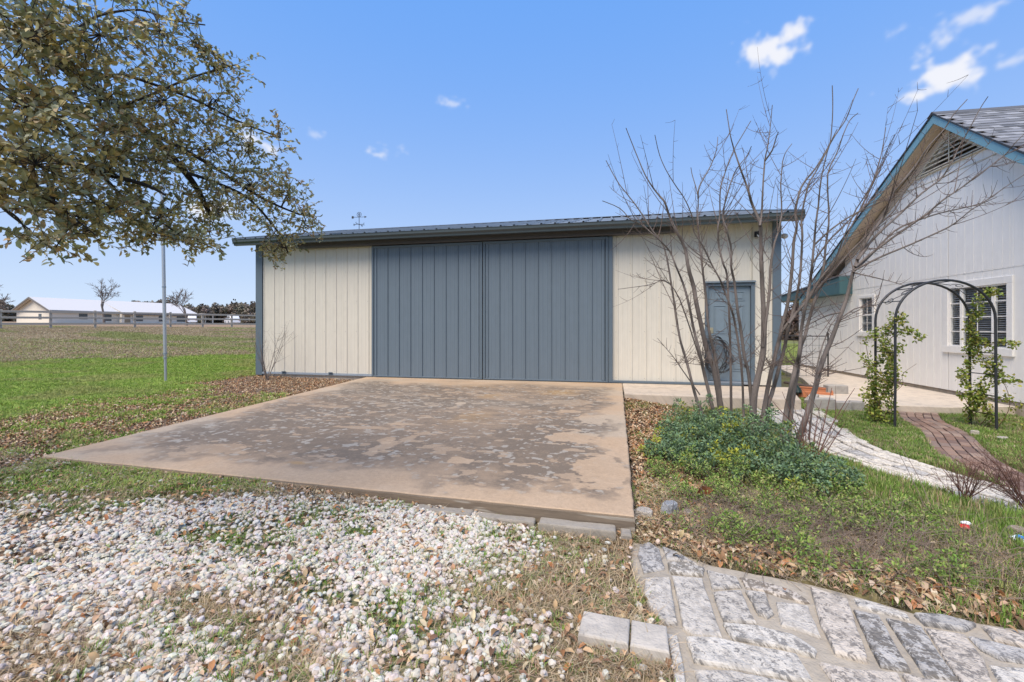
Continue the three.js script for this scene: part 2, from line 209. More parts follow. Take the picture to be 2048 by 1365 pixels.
// ---------------------------------------------------------------- measured data, metres: x, y, z, radius along each stem
const STEMS = [
[1.244,-0.168,3.922,0.0223,1.212,0.014,4.012,0.0205,1.128,0.284,3.91,0.0194,1.052,0.537,3.988,0.0177,0.994,0.824,3.887,0.0165,0.909,1.107,3.945,0.015,0.864,1.491,3.857,0.0138,0.808,1.848,3.881,0.0124,0.73,2.321,3.822,0.0112,0.574,2.551,3.838,0.0099,0.43,2.804,3.818,0.0087,0.29,3.018,3.799,0.0076,0.127,3.235,3.81,0.0066,0.018,3.458,3.754,0.0057,-0.051,3.593,3.769,0.005],
[1.429,-0.184,3.694,0.0248,1.344,0.185,3.799,0.0226,1.262,0.575,3.757,0.0209,1.169,0.907,3.891,0.0188,1.11,1.193,3.836,0.0172,1.016,1.556,3.986,0.0152,0.956,1.814,3.929,0.0137,0.845,2.029,4.088,0.0119,0.771,2.236,4.039,0.0105,0.603,2.375,4.208,0.0089,0.404,2.561,4.198,0.0076,0.265,2.598,4.349,0.0063,0.129,2.753,4.344,0.0053,-0.089,2.821,4.495,0.0044],
[1.537,-0.184,3.609,0.0429,1.504,0.107,3.585,0.0398,1.405,0.662,3.627,0.0363,1.324,0.914,3.58,0.0334,1.18,1.531,3.652,0.03,1.156,1.781,3.566,0.0273,1.071,2.054,3.644,0.024,1.041,2.345,3.539,0.0214,0.893,2.612,3.642,0.0184,0.84,2.796,3.53,0.0159,0.755,2.996,3.625,0.0131,0.664,3.161,3.516,0.0109,0.504,3.374,3.624,0.0085,0.358,3.791,3.532,0.0066,0.229,4.09,3.623,0.0051],
[1.533,-0.179,3.569,0.0252,1.483,0.367,3.62,0.0227,1.445,0.827,3.501,0.0209,1.355,1.192,3.555,0.0185,1.346,1.663,3.402,0.0168,1.29,2.074,3.449,0.0146,1.288,2.395,3.279,0.0128,1.261,2.637,3.314,0.0108,1.287,2.98,3.133,0.0092,1.283,3.191,3.152,0.0074,1.234,3.545,2.991,0.006,1.211,3.667,2.996,0.0049],
[1.279,3.126,3.198,0.0115,1.287,3.295,3.247,0.0094,1.49,3.665,3.027,0.0077,1.567,3.893,3.024,0.006,1.633,4.168,2.818,0.0049],
[1.693,-0.182,3.391,0.0203,1.704,-0.018,3.319,0.0192,1.682,0.546,3.382,0.0178,1.7,0.903,3.281,0.0168,1.66,1.505,3.362,0.0154,1.661,1.988,3.248,0.0145,1.592,2.136,3.343,0.0132,1.561,2.394,3.227,0.0123,1.525,2.653,3.315,0.0111,1.581,2.863,3.18,0.0102,1.571,3.223,3.255,0.0091,1.649,3.456,3.124,0.0082,1.699,3.628,3.172,0.0073,1.804,3.863,3.05,0.0065,1.902,4.041,3.066,0.0057,2.063,4.312,2.954,0.0053],
[1.823,-0.141,3.489,0.0181,1.841,0.115,3.398,0.0172,1.779,0.702,3.533,0.0158,1.717,1.255,3.477,0.0149,1.625,1.494,3.616,0.0136,1.55,1.738,3.58,0.0128,1.465,1.879,3.705,0.0116,1.358,2.094,3.7,0.0107,1.221,2.337,3.816,0.0097,1.109,2.512,3.841,0.0088,1.085,2.679,3.908,0.0079,0.969,2.937,3.964,0.0071,0.867,3.072,4.021,0.0063,0.718,3.282,4.116,0.0056,0.634,3.48,4.143,0.005,0.568,3.696,4.248,0.0045],
[1.769,-0.182,4.078,0.0246,1.761,0.201,4.066,0.023,1.717,0.621,4.097,0.0213,1.656,0.862,4.132,0.0196,1.614,1.195,4.138,0.0181,1.556,1.469,4.204,0.0164,1.527,1.802,4.182,0.015,1.464,1.986,4.276,0.0133,1.482,2.191,4.223,0.0121,1.402,2.419,4.343,0.0105,1.37,2.618,4.285,0.0094,1.401,2.862,4.397,0.008,1.491,3.105,4.303,0.0069,1.522,3.17,4.423,0.0058,1.638,3.319,4.321,0.0049,1.648,3.379,4.446,0.0042],
[1.763,-0.218,4.138,0.0504,1.744,-0.108,4.188,0.0467,1.751,0.113,4.141,0.0438,1.771,0.422,4.152,0.0405,1.85,0.751,4.116,0.0374,1.886,0.956,4.092,0.0344,1.889,1.333,4.1,0.0313,1.886,1.75,4.055,0.0286,1.862,2.023,4.095,0.0255,1.879,2.313,4.019,0.0229,1.848,2.548,4.083,0.02,1.791,2.774,4.002,0.0176,1.719,2.925,4.092,0.0148,1.707,3.092,3.986,0.0126,1.608,3.281,4.092,0.0102,1.571,3.535,3.983,0.0082,1.504,3.68,4.085,0.0062,1.483,4.06,3.973,0.005],
[1.828,2.489,4.153,0.0146,1.895,2.697,4.006,0.0127,1.889,2.96,4.064,0.0105,1.962,3.379,3.901,0.0088,1.989,3.56,3.929,0.0069,2.069,3.866,3.768,0.0054,2.092,4.152,3.771,0.0042],
[1.912,3.324,4.062,0.0115,1.963,3.416,4.173,0.0083,1.994,3.551,4.213,0.0057,1.953,3.534,4.42,0.0038],
[1.877,0.983,4.12,0.0195,1.909,1.332,4.127,0.0177,1.971,1.748,4.058,0.0162,1.994,2.03,4.023,0.0146,2.056,2.315,3.973,0.013,2.117,2.43,3.892,0.0116,2.16,2.614,3.868,0.0101,2.209,2.742,3.758,0.0088,2.194,3.101,3.768,0.0074,2.266,3.448,3.625,0.0063,2.304,3.573,3.64,0.0051,2.433,3.733,3.464,0.0044],
[1.875,-0.223,3.993,0.0315,1.868,-0.027,4.076,0.0294,1.961,0.35,3.96,0.0281,2.004,0.669,4.009,0.0262,2.113,1.002,3.906,0.0249,2.132,1.124,3.934,0.0231,2.197,1.336,3.864,0.0217,2.253,1.568,3.854,0.0201,2.315,2.049,3.811,0.0186,2.344,2.339,3.777,0.0172,2.384,2.542,3.765,0.0157,2.387,2.745,3.708,0.0144,2.423,2.962,3.723,0.0129,2.522,3.146,3.617,0.0117,2.658,3.329,3.633,0.0102,2.835,3.587,3.488,0.0091,2.923,3.769,3.531,0.0079,3.127,4.043,3.365,0.0069,3.176,4.232,3.426,0.0058,3.323,4.493,3.265,0.0052],
[1.943,-0.214,3.961,0.0283,1.989,-0.091,3.87,0.027,1.984,0.216,3.96,0.0249,2.08,0.427,3.844,0.0236,2.095,0.626,3.94,0.0216,2.214,0.928,3.813,0.0204,2.245,1.265,3.908,0.0184,2.353,1.512,3.785,0.0172,2.372,1.815,3.877,0.0155,2.433,2.109,3.773,0.0142,2.412,2.392,3.86,0.0126,2.436,2.672,3.782,0.0114,2.492,3.048,3.832,0.01,2.596,3.219,3.759,0.0088,2.692,3.418,3.776,0.0076,2.785,3.627,3.732,0.0066,2.812,4.061,3.736,0.0056,2.803,4.342,3.742,0.0049],
[2.062,-0.221,4.161,0.032,2.048,-0.074,4.268,0.0293,2.123,0.234,4.176,0.0276,2.135,0.549,4.297,0.025,2.224,0.789,4.202,0.0233,2.201,0.911,4.337,0.0209,2.253,1.196,4.256,0.0192,2.252,1.484,4.384,0.017,2.328,1.772,4.311,0.0154,2.301,1.963,4.434,0.0134,2.34,2.226,4.387,0.0118,2.314,2.425,4.492,0.0101,2.348,2.624,4.472,0.0086,2.336,2.836,4.551,0.0071,2.368,3.057,4.559,0.0059,2.411,3.269,4.6,0.0047,2.471,3.429,4.633,0.0039],
[2.132,-0.212,4.181,0.0286,2.144,-0.089,4.18,0.027,2.17,0.136,4.17,0.0253,2.218,0.407,4.126,0.0238,2.258,0.711,4.139,0.0221,2.325,0.99,4.062,0.0208,2.349,1.115,4.101,0.0191,2.422,1.264,3.998,0.0178,2.474,1.554,4.05,0.0161,2.551,1.667,3.927,0.015,2.596,1.959,3.994,0.0133,2.687,2.311,3.856,0.0122,2.68,2.514,3.94,0.0107,2.736,2.727,3.806,0.0096,2.687,3.153,3.896,0.0083,2.854,3.462,3.743,0.0072,2.901,3.671,3.802,0.0061,3.036,3.902,3.668,0.0052,3.115,3.975,3.703,0.0045],
[1.851,-0.249,5.081,0.0339,1.842,-0.178,5.146,0.0317,1.922,0.034,5.052,0.0304,1.975,0.234,5.074,0.0285,2.049,0.396,5.002,0.0271,2.109,0.591,4.993,0.0254,2.195,0.866,4.944,0.0239,2.295,1.082,4.894,0.0224,2.401,1.363,4.868,0.0208,2.487,1.532,4.791,0.0194,2.554,1.835,4.799,0.0178,2.657,2.004,4.691,0.0165,2.728,2.186,4.72,0.0149,2.927,2.41,4.569,0.0137,2.967,2.532,4.621,0.0121,3.078,2.698,4.474,0.011,3.149,2.827,4.529,0.0095,3.379,3.054,4.348,0.0084,3.474,3.246,4.4,0.0071,3.735,3.486,4.212,0.0061,3.788,3.621,4.266,0.005,4.035,3.857,4.09,0.0044],
[2.601,1.949,4.78,0.0139,2.766,2.144,4.673,0.0128,2.871,2.279,4.707,0.0114,3.137,2.492,4.55,0.0104,3.305,2.68,4.584,0.0091,3.582,2.869,4.407,0.0081,3.645,3.023,4.471,0.0069,3.823,3.253,4.307,0.006,3.868,3.404,4.375,0.005,4.085,3.694,4.202,0.0042,4.116,3.794,4.265,0.0036],
[2.548,1.867,4.842,0.0138,2.8,2.065,4.745,0.0125,3.017,2.248,4.795,0.0109,3.287,2.428,4.685,0.0096,3.371,2.543,4.79,0.0082,3.581,2.674,4.685,0.0071,3.698,2.8,4.797,0.0058,3.968,2.991,4.677,0.0048,3.955,3.062,4.824,0.0038,4.112,3.191,4.733,0.0032],
[2.527,1.809,4.847,0.011,2.735,1.989,4.735,0.0101,2.991,2.261,4.69,0.0091,3.267,2.386,4.578,0.0082,3.528,2.473,4.496,0.0073,3.694,2.514,4.43,0.0064,4.008,2.595,4.303,0.0056,4.17,2.691,4.262,0.0048,4.414,2.841,4.119,0.0041,4.598,2.966,4.096,0.0036],
[2.537,1.83,4.845,0.011,2.806,1.969,4.778,0.0097,3.057,2.085,4.82,0.0083,3.364,2.231,4.8,0.007,3.423,2.284,4.873,0.0058,3.508,2.387,4.944,0.0047,3.58,2.443,4.996,0.0038,3.6,2.461,5.119,0.003],
[2.546,1.807,4.816,0.0083,2.65,1.747,4.944,0.0059,2.85,1.704,4.871,0.004,2.892,1.64,5.045,0.0026],
[2.396,1.326,4.9,0.0082,2.52,1.419,4.901,0.006,2.785,1.461,4.634,0.0043,2.928,1.479,4.577,0.0028],
[2.371,1.383,4.935,0.0095,2.272,1.353,4.882,0.0069,2.203,1.27,4.657,0.0047,2.055,1.134,4.551,0.0029],
[2.043,0.045,5.006,0.0109,2.104,0.81,5.041,0.0085,2.218,1.11,4.956,0.0065,2.241,1.246,5.022,0.0046,2.366,1.357,4.914,0.0034],
[2.11,1.163,4.019,0.0197,2.261,1.382,4.04,0.0174,2.473,1.632,3.997,0.0153,2.668,1.877,3.993,0.0132,2.89,2.149,3.985,0.0113,3.152,2.411,3.943,0.0095,3.378,2.65,3.967,0.0077,3.549,2.991,3.922,0.0062,3.612,3.162,4.01,0.0048,3.759,3.411,3.951,0.0038],
[2.17,1.27,4.106,0.0145,2.365,1.496,3.987,0.013,2.581,1.823,3.936,0.0115,2.811,2.084,3.817,0.0101,3.007,2.475,3.731,0.0087,3.221,2.873,3.635,0.0074,3.405,3.222,3.515,0.0062,3.505,3.56,3.465,0.005,3.616,3.905,3.328,0.0043],
[2.396,1.501,4.008,0.013,2.523,1.809,4.078,0.0112,2.698,2.053,4.051,0.0097,2.74,2.328,4.197,0.0081,2.863,2.623,4.182,0.0068,2.949,2.862,4.352,0.0054,3.055,3.145,4.34,0.0044,3.067,3.343,4.548,0.0035],
[2.488,2.023,3.959,0.0114,2.667,2.31,3.996,0.0095,2.98,2.59,3.79,0.008,3.227,2.828,3.793,0.0064,3.559,3.062,3.577,0.0051,3.817,3.21,3.559,0.0041],
[2.513,2.262,3.953,0.0114,2.687,2.452,4.051,0.009,2.996,2.649,3.931,0.007,3.178,2.73,4.049,0.0051,3.433,2.817,3.962,0.0039],
[1.235,0.798,3.531,0.011,0.953,1.608,3.688,0.0086,0.749,1.872,3.732,0.0066,0.538,1.807,3.872,0.0048,0.11,1.743,4.006,0.0035],
[1.213,0.299,3.686,0.0089,0.979,0.632,3.776,0.0066,0.818,0.847,3.967,0.0044,0.616,1.082,4.076,0.003]
];
const OAK_LIMBS = [
[-4.911,2.162,8.686,0.0376,-4.177,2.118,8.526,0.033,-3.612,2.162,8.404,0.0285,-3.33,2.185,8.342,0.0239,-3.132,2.196,8.299,0.0194,-2.878,2.118,8.244,0.0149,-2.624,2.046,8.189,0.0103,-2.511,1.988,8.165,0.0058],
[-4.539,2.739,8.656,0.034,-4.046,2.871,8.472,0.0328,-3.575,3.008,8.293,0.0315,-3.403,2.904,8.179,0.0301,-3.247,2.775,8.069,0.0285,-3.126,2.653,7.966,0.0268,-3.027,2.533,7.867,0.025,-2.97,2.436,7.778,0.0231,-2.905,2.308,7.687,0.021,-2.887,2.209,7.607,0.0188,-2.864,2.049,7.525,0.0165],
[-2.927,2.49,7.948,0.0145,-2.87,2.456,7.792,0.0133,-2.76,2.372,7.625,0.012,-2.665,2.275,7.461,0.0105,-2.552,2.185,7.294,0.0088,-2.421,2.124,7.122,0.007],
[-2.767,2.257,7.811,0.0117,-2.721,2.247,7.622,0.0106,-2.617,2.173,7.42,0.0093,-2.524,1.949,7.221,0.0078,-2.589,1.841,7.056,0.0062],
[-3.19,2.748,8.107,0.0124,-3.105,2.862,7.966,0.0114,-3.002,2.862,7.821,0.0101,-2.846,2.821,7.664,0.0088,-2.669,2.736,7.503,0.0073,-2.434,2.659,7.329,0.0057],
[-3.188,2.797,8.312,0.0087,-3.158,3.021,8.182,0.008,-3.144,3.195,8.056,0.0073,-3.019,3.312,7.907,0.0064,-2.941,3.328,7.767,0.0055,-2.812,3.375,7.616,0.0044],
[-2.993,2.592,8.065,0.0093,-2.92,2.734,7.921,0.0083,-2.813,2.901,7.77,0.0072,-2.721,3.04,7.622,0.006,-2.685,3.149,7.486,0.0046],
[-2.989,2.153,8.166,0.009,-2.981,2.071,8.088,0.0079,-2.907,1.967,7.995,0.0067,-2.825,1.89,7.9,0.0055,-2.767,1.807,7.811,0.0042],
[-2.945,2.074,8.566,0.0077,-2.887,1.936,8.519,0.0063,-2.774,1.814,8.46,0.0048,-2.683,1.716,8.407,0.0033],
[-3.056,2.017,8.692,0.0073,-2.961,1.87,8.672,0.0059,-2.865,1.772,8.651,0.0045,-2.77,1.699,8.63,0.0031],
[-3.545,2.666,8.696,0.0077,-3.334,2.969,8.548,0.0064,-3.147,3.209,8.405,0.0051,-2.934,3.346,8.257,0.0036]
];
const CROWN = [[-2.77,2.65,8.63,0.293,0.269,26],[-2.77,2.85,8.32,0.333,0.25,22],[-2.83,3.14,7.93,0.226,0.226,14],[-2.77,3.15,7.71,0.121,0.155,7],[-2.69,3.09,7.59,0.107,0.107,5],[-2.77,2.29,8.63,0.318,0.269,26],[-2.88,2.51,8.24,0.347,0.289,24],[-2.85,2.71,7.88,0.295,0.262,18],[-2.74,2.84,7.6,0.16,0.178,9],[-2.75,2.02,8.62,0.293,0.171,20],[-2.88,2.13,8.24,0.318,0.202,20],[-2.86,2.3,7.93,0.29,0.226,18],[-2.69,2.45,7.69,0.276,0.241,16],[-2.58,2.56,7.46,0.22,0.147,9],[-2.52,2.72,7.25,0.117,0.058,4],[-2.58,2.27,7.46,0.293,0.183,15],[-2.43,2.25,7.23,0.156,0.156,8],[-2.38,2.08,7.11,0.12,0.088,6],[-2.58,2.02,7.26,0.194,0.156,9],[-2.56,1.88,7.15,0.08,0.08,4],[-2.71,2.1,7.59,0.284,0.142,14],[-2.87,2.01,7.83,0.267,0.15,12],[-2.9,1.93,8.15,0.27,0.12,12],[-2.89,1.88,8.45,0.267,0.107,12],[-2.89,1.85,8.66,0.196,0.122,9],[-2.78,1.88,7.61,0.124,0.064,4],[-2.94,1.83,7.9,0.164,0.066,6],[-2.93,1.77,8.26,0.144,0.058,6],[-3.02,1.7,8.48,0.133,0.048,5],[-2.77,1.79,7.81,0.073,0.053,4],[-2.89,1.65,8.45,0.053,0.021,2],[-2.72,1.79,7.7,0.055,0.041,2],[-2.64,1.82,7.17,0.088,0.048,4]];
const PATIO = [[0.18,7.412,0.243,7.359,0.293,7.438,0.299,7.666,0.18,7.737,0.161,7.54],
[0.314,7.409,0.402,7.463,0.489,7.593,0.421,7.559,0.322,7.558],
[0.321,7.59,0.418,7.575,0.512,7.619,0.489,7.698,0.408,7.704,0.319,7.707],
[0.186,7.801,0.31,7.764,0.297,8.144,0.244,8.163,0.199,8.094,0.165,7.959],
[0.328,7.741,0.478,7.732,0.474,8.199,0.352,8.212,0.318,8.167],
[0.521,7.638,0.661,7.678,0.663,7.772,0.513,7.822],
[0.511,7.853,0.649,7.805,0.644,8.066,0.508,8.084,0.504,7.951],
[0.678,7.671,0.819,7.692,0.925,7.759,0.952,7.837,0.923,7.847,0.77,7.789,0.683,7.773],
[0.673,7.805,0.761,7.805,0.747,7.975,0.71,8.012,0.675,7.99],
[0.791,7.864,0.933,7.866,0.891,8.106,0.809,8.074,0.754,8.052],
[0.497,8.098,0.64,8.081,0.779,8.116,0.837,8.199,0.814,8.238,0.686,8.208,0.514,8.196],
[1.004,7.703,1.14,7.777,1.006,8.229,0.901,8.2,0.925,8.022],
[1.172,7.753,1.268,7.766,1.358,7.839,1.342,7.889,1.246,7.856,1.162,7.821],
[1.13,7.862,1.22,7.884,1.144,8.245,1.042,8.243,1.072,8.081],
[1.239,7.9,1.358,7.928,1.288,8.264,1.18,8.27,1.202,8.114],
[1.369,7.939,1.508,7.948,1.476,8.111,1.402,8.26,1.29,8.285,1.319,8.134],
[1.513,7.963,1.594,7.983,1.683,8.012,1.62,8.096,1.536,8.096,1.507,8.045],
[1.382,7.84,1.508,7.824,1.604,7.874,1.524,7.929,1.383,7.911],
[1.619,7.874,1.77,7.894,1.698,7.99,1.605,7.968],
[0.317,8.233,0.44,8.208,0.746,8.247,0.749,8.393,0.659,8.393,0.329,8.369],
[0.321,8.418,0.459,8.388,0.642,8.401,0.733,8.424,0.711,8.526,0.328,8.584],
[0.815,8.271,0.927,8.281,1.09,8.269,1.059,8.399,0.826,8.432],
[0.243,8.23,0.283,8.23,0.286,8.369,0.275,8.569,0.237,8.578,0.24,8.401],
[1.468,8.137,1.594,8.131,1.508,8.247,1.425,8.257],
[1.098,8.273,1.165,8.285,1.28,8.282,1.26,8.381,1.075,8.413],
[0.276,8.62,0.505,8.566,0.722,8.544,0.713,8.648,0.292,8.739],
[0.767,8.467,1.034,8.422,1.027,8.536,0.745,8.627],
[1.048,8.44,1.244,8.406,1.244,8.511,1.042,8.547],
[1.337,8.293,1.488,8.274,1.386,8.412,1.307,8.437]];
// ---------------------------------------------------------------- terrain
const SLAB = [[-5.9, 0.12], [-5.28, 7.05], [0.16, 7.27], [0.27, 0.12]];      // driveway corners (x, z)
function groundY(x, z) {
  const u = -0.79 * x - 0.61 * (z - 10.28); let h = -0.12;
  if (u > 10) h += u < 48 ? 0.0370 * (u - 12 + 2 * Math.exp(-(u - 10) / 2)) - 0 : 0.0370 * 36 + 0.0115 * (u - 48);
  h += 0.075 * sstep(-0.3, -2.6, x) * sstep(0.8, 3.2, z);
  const r = sstep(0.3, 1.2, x) * sstep(7.2, 5.0, z); h -= 0.085 * r + 0.03 * sstep(3, 5, x) * sstep(7, 4, z);
  return h;
}
function distSeg(x, z, a, b) { const dx = b[0] - a[0], dz = b[1] - a[1], t = clamp(((x - a[0]) * dx + (z - a[1]) * dz) / (dx * dx + dz * dz)); return Math.hypot(x - a[0] - dx * t, z - a[1] - dz * t); }
function inPoly(x, z, P) { let c = false; for (let i = 0, j = P.length - 1; i < P.length; j = i++) if ((P[i][1] > z) !== (P[j][1] > z) && x < (P[j][0] - P[i][0]) * (z - P[i][1]) / (P[j][1] - P[i][1]) + P[i][0]) c = !c; return c; }
const WALK = [[0.27, 0.1], [0.26, 1.65], [3.2, 1.72], [3.62, 0.05]];          // door walk
const PATHC = [[2.95, 1.3], [2.9, 2.4], [2.74, 3.6], [2.74, 4.45], [2.93, 5.05], [3.1, 5.55], [3.28, 5.9], [3.55, 6.25], [4.0, 6.6]];  // stone path centre
const PATHW = [0.62, 0.5, 0.36, 0.38, 0.34, 0.32, 0.30, 0.30, 0.32];
const BRICKC = [[5.38, 0.85], [5.1, 1.4], [4.83, 1.92], [4.69, 2.42], [4.52, 2.95], [4.1, 3.83], [3.87, 4.4], [3.74, 4.93], [3.74, 5.45], [3.95, 6.2]];
const PATIO_OUT = [[0.13, 7.36], [0.3, 7.38], [0.55, 7.55], [0.85, 7.6], [1.1, 7.66], [1.4, 7.8], [1.85, 7.84], [2.7, 8.1], [2.7, 9.4], [0.2, 9.4], [0.27, 8.7], [0.2, 8.1], [0.12, 7.75]];
const HPATIO = [[3.75, 1.02], [4.2, 1.22], [5.6, 1.3], [6.77, 0.95], [6.5, -7.6], [5.7, -7.6], [5.0, -3.0], [4.5, -1.2]];
function pathDist(x, z, C) { let d = 1e9; for (let i = 0; i < C.length - 1; i++) d = Math.min(d, distSeg(x, z, C[i], C[i + 1])); return d; }
const inBarn = (x, z) => x > -9.2 && x < 3.45 && z < 0.02 && z > -9.3;
const paved = (x, z) => inPoly(x, z, SLAB) || inPoly(x, z, WALK) || inPoly(x, z, HPATIO) || inPoly(x, z, PATIO_OUT) || pathDist(x, z, PATHC) < 0.36 || pathDist(x, z, BRICKC) < 0.26 || inBarn(x, z) || (x > 6.5 && z > -7.4 && z < 6);
// how much of each ground cover lies at a spot
function cover(x, z) {
  const n = fbm(x * 0.9 + 40, z * 0.9 + 40, 4, 61), n2 = fbm(x * 2.6 + 9, z * 2.6 + 77, 4, 71), n3 = fbm(x * 0.25 + 90, z * 0.25 + 13, 3, 91);
  const u = -0.79 * x - 0.61 * (z - 10.28);
  const c = { green: 0, dead: 0, leaf: 0, gravel: 0, dirt: 0.25, field: 0 };
  c.field = sstep(19.0, 21.5, u + (n - 0.5) * 2.5 + (n2 - 0.5)) ;
  const front = z > 6.9 && x < 0.6;
  if (front) {
    // white gravel apron before the slab
    const right = sstep(-0.12, -0.62, x + (z - 7.2) * 0.10 + (n2 - 0.5) * 0.8 + (n - 0.5) * 0.3);
    const top = sstep(0.08, 0.6, (z - 7.2) + (x > -2.2 ? 0.2 : 0.2 + (x + 2.2) * 0.36) + (n - 0.5) * 0.9 + (n2 - 0.5) * 0.5);
    const left = sstep(-5.6, -4.3, x);
    c.gravel = right * top * left;
    const bare = sstep(0.56, 0.68, fbm(x * 1.5 + 3, z * 2.2 + 8, 3, 15));
    const tuft = 0.8 * Math.exp(-(((x + 2.2) / 0.5) ** 2 + ((z - 8.95) / 0.14) ** 2)) + Math.exp(-(((x + 1.72) / 0.5) ** 2 + ((z - 8.58) / 0.15) ** 2)) + 0.9 * Math.exp(-(((x + 1.2) / 0.28) ** 2 + ((z - 8.78) / 0.12) ** 2)) + 0.55 * Math.exp(-(((x + 2.6) / 0.5) ** 2 + ((z - 7.35) / 0.12) ** 2));
    c.gravel *= 1 - clamp(0.9 * tuft + 0.75 * bare * (1 - sstep(0, 0.8, -x - 0.1 + 0)));
    c.dead = clamp(tuft + (0.25 + 0.75 * sstep(0.42, 0.56, n2)) * (1 - c.gravel) + 0.45 * (1 - right));
    c.gravel *= 1 - 0.55 * sstep(0.50, 0.62, n2) * sstep(-1.6, -3.6, x + (z - 8) * 0.9);
    c.gravel *= 1 - 0.75 * sstep(0.55, 0.68, fbm(x * 1.7 + 31, z * 2.4 + 5, 4, 25));
    c.green = clamp(0.95 * sstep(0.40, 0.56, n) * (1 - c.gravel * 0.8) + 0.4 * (1 - left) * sstep(0.4, 0.55, n2)) * (1 - 0.45 * (1 - right)) * (0.45 + 0.55 * sstep(0.4, 0.56, n2));
    c.leaf = 0.25 + 0.25 * (1 - c.gravel) + 0.6 * sstep(0.0, 0.3, x) * sstep(7.5, 7.1, z);
    c.dirt = 0.5;
    if (x < -4.4) { c.leaf += 0.3 * sstep(0.5, 0.6, n2); c.gravel = Math.max(c.gravel, 0.3 * sstep(0.5, 0.62, n2) * sstep(-7, -4.5, x)); }
  } else if (x > 0.1) {
    // garden side
    const bed = sstep(1.25, 0.7, x + (n - 0.5) * 0.5) * sstep(7.5, 6.8, z);
    c.green = 0.42 + 0.5 * sstep(0.4, 0.6, n) - 0.75 * bed * sstep(0.68, 0.46, n2);
    c.leaf = 0.16 + 1.05 * bed * sstep(0.35, 0.55, n2 * 0.6 + n * 0.4 + 0.05) + 0.9 * Math.exp(-(((z - (7.25 + (x - 0.2) * 0.3)) / 0.22) ** 2)) * sstep(2.5, 1.6, x);
    c.dead = 0.2 + 0.5 * sstep(0.5, 0.65, n2);
    const brush = Math.exp(-(((x - 1.35) / 0.75) ** 2 + ((z - 7.12) / 0.3) ** 2));
    c.dead += brush; c.green *= 1 - 0.7 * brush; c.dirt = 0.35 + 0.5 * bed + 0.4 * brush;
    if (x > 4.0 && z < 2.6) { c.dirt += 0.25; c.green *= 0.75; }
  } else {
    // lawn left of the slab, with leaf litter drifted along the concrete
    const ex = lerp(-5.9, -5.28, clamp((z - 0.1) / 7)), d = ex - x;
    const drift = sstep(3.7, 2.3, d + (n - 0.5) * 2.6 + (n2 - 0.5) * 1.2) * sstep(9.5, 8, z) + 0.8 * sstep(1.7, 0.5, Math.abs(z - 0.9 + (n - .5) * 1.2)) * sstep(-10.6, -9.0, x);
    c.leaf = clamp(1.1 * drift * (0.35 + 0.65 * sstep(0.3, 0.5, n2))); c.dirt = 0.2 + 0.8 * drift;
    c.green = clamp(1.15 - 1.1 * drift * (0.62 + 0.38 * sstep(0.36, 0.5, n * 0.5 + n2 * 0.5)) - 0.35 * sstep(0.55, 0.7, n)) * (1 - c.field);
    c.dead = 0.2 * drift + 0.25 * sstep(0.55, 0.7, n2);
    if (z > 7) { c.leaf *= 0.6; c.green = Math.max(c.green, 0.4); }
  }
  if (c.field > 0) { c.green *= 1 - c.field; c.green += c.field * (0.10 + 0.5 * sstep(0.56, 0.7, n3)); c.dead = Math.max(c.dead, c.field * 0.8); c.leaf *= 1 - c.field; }
  return c;
}
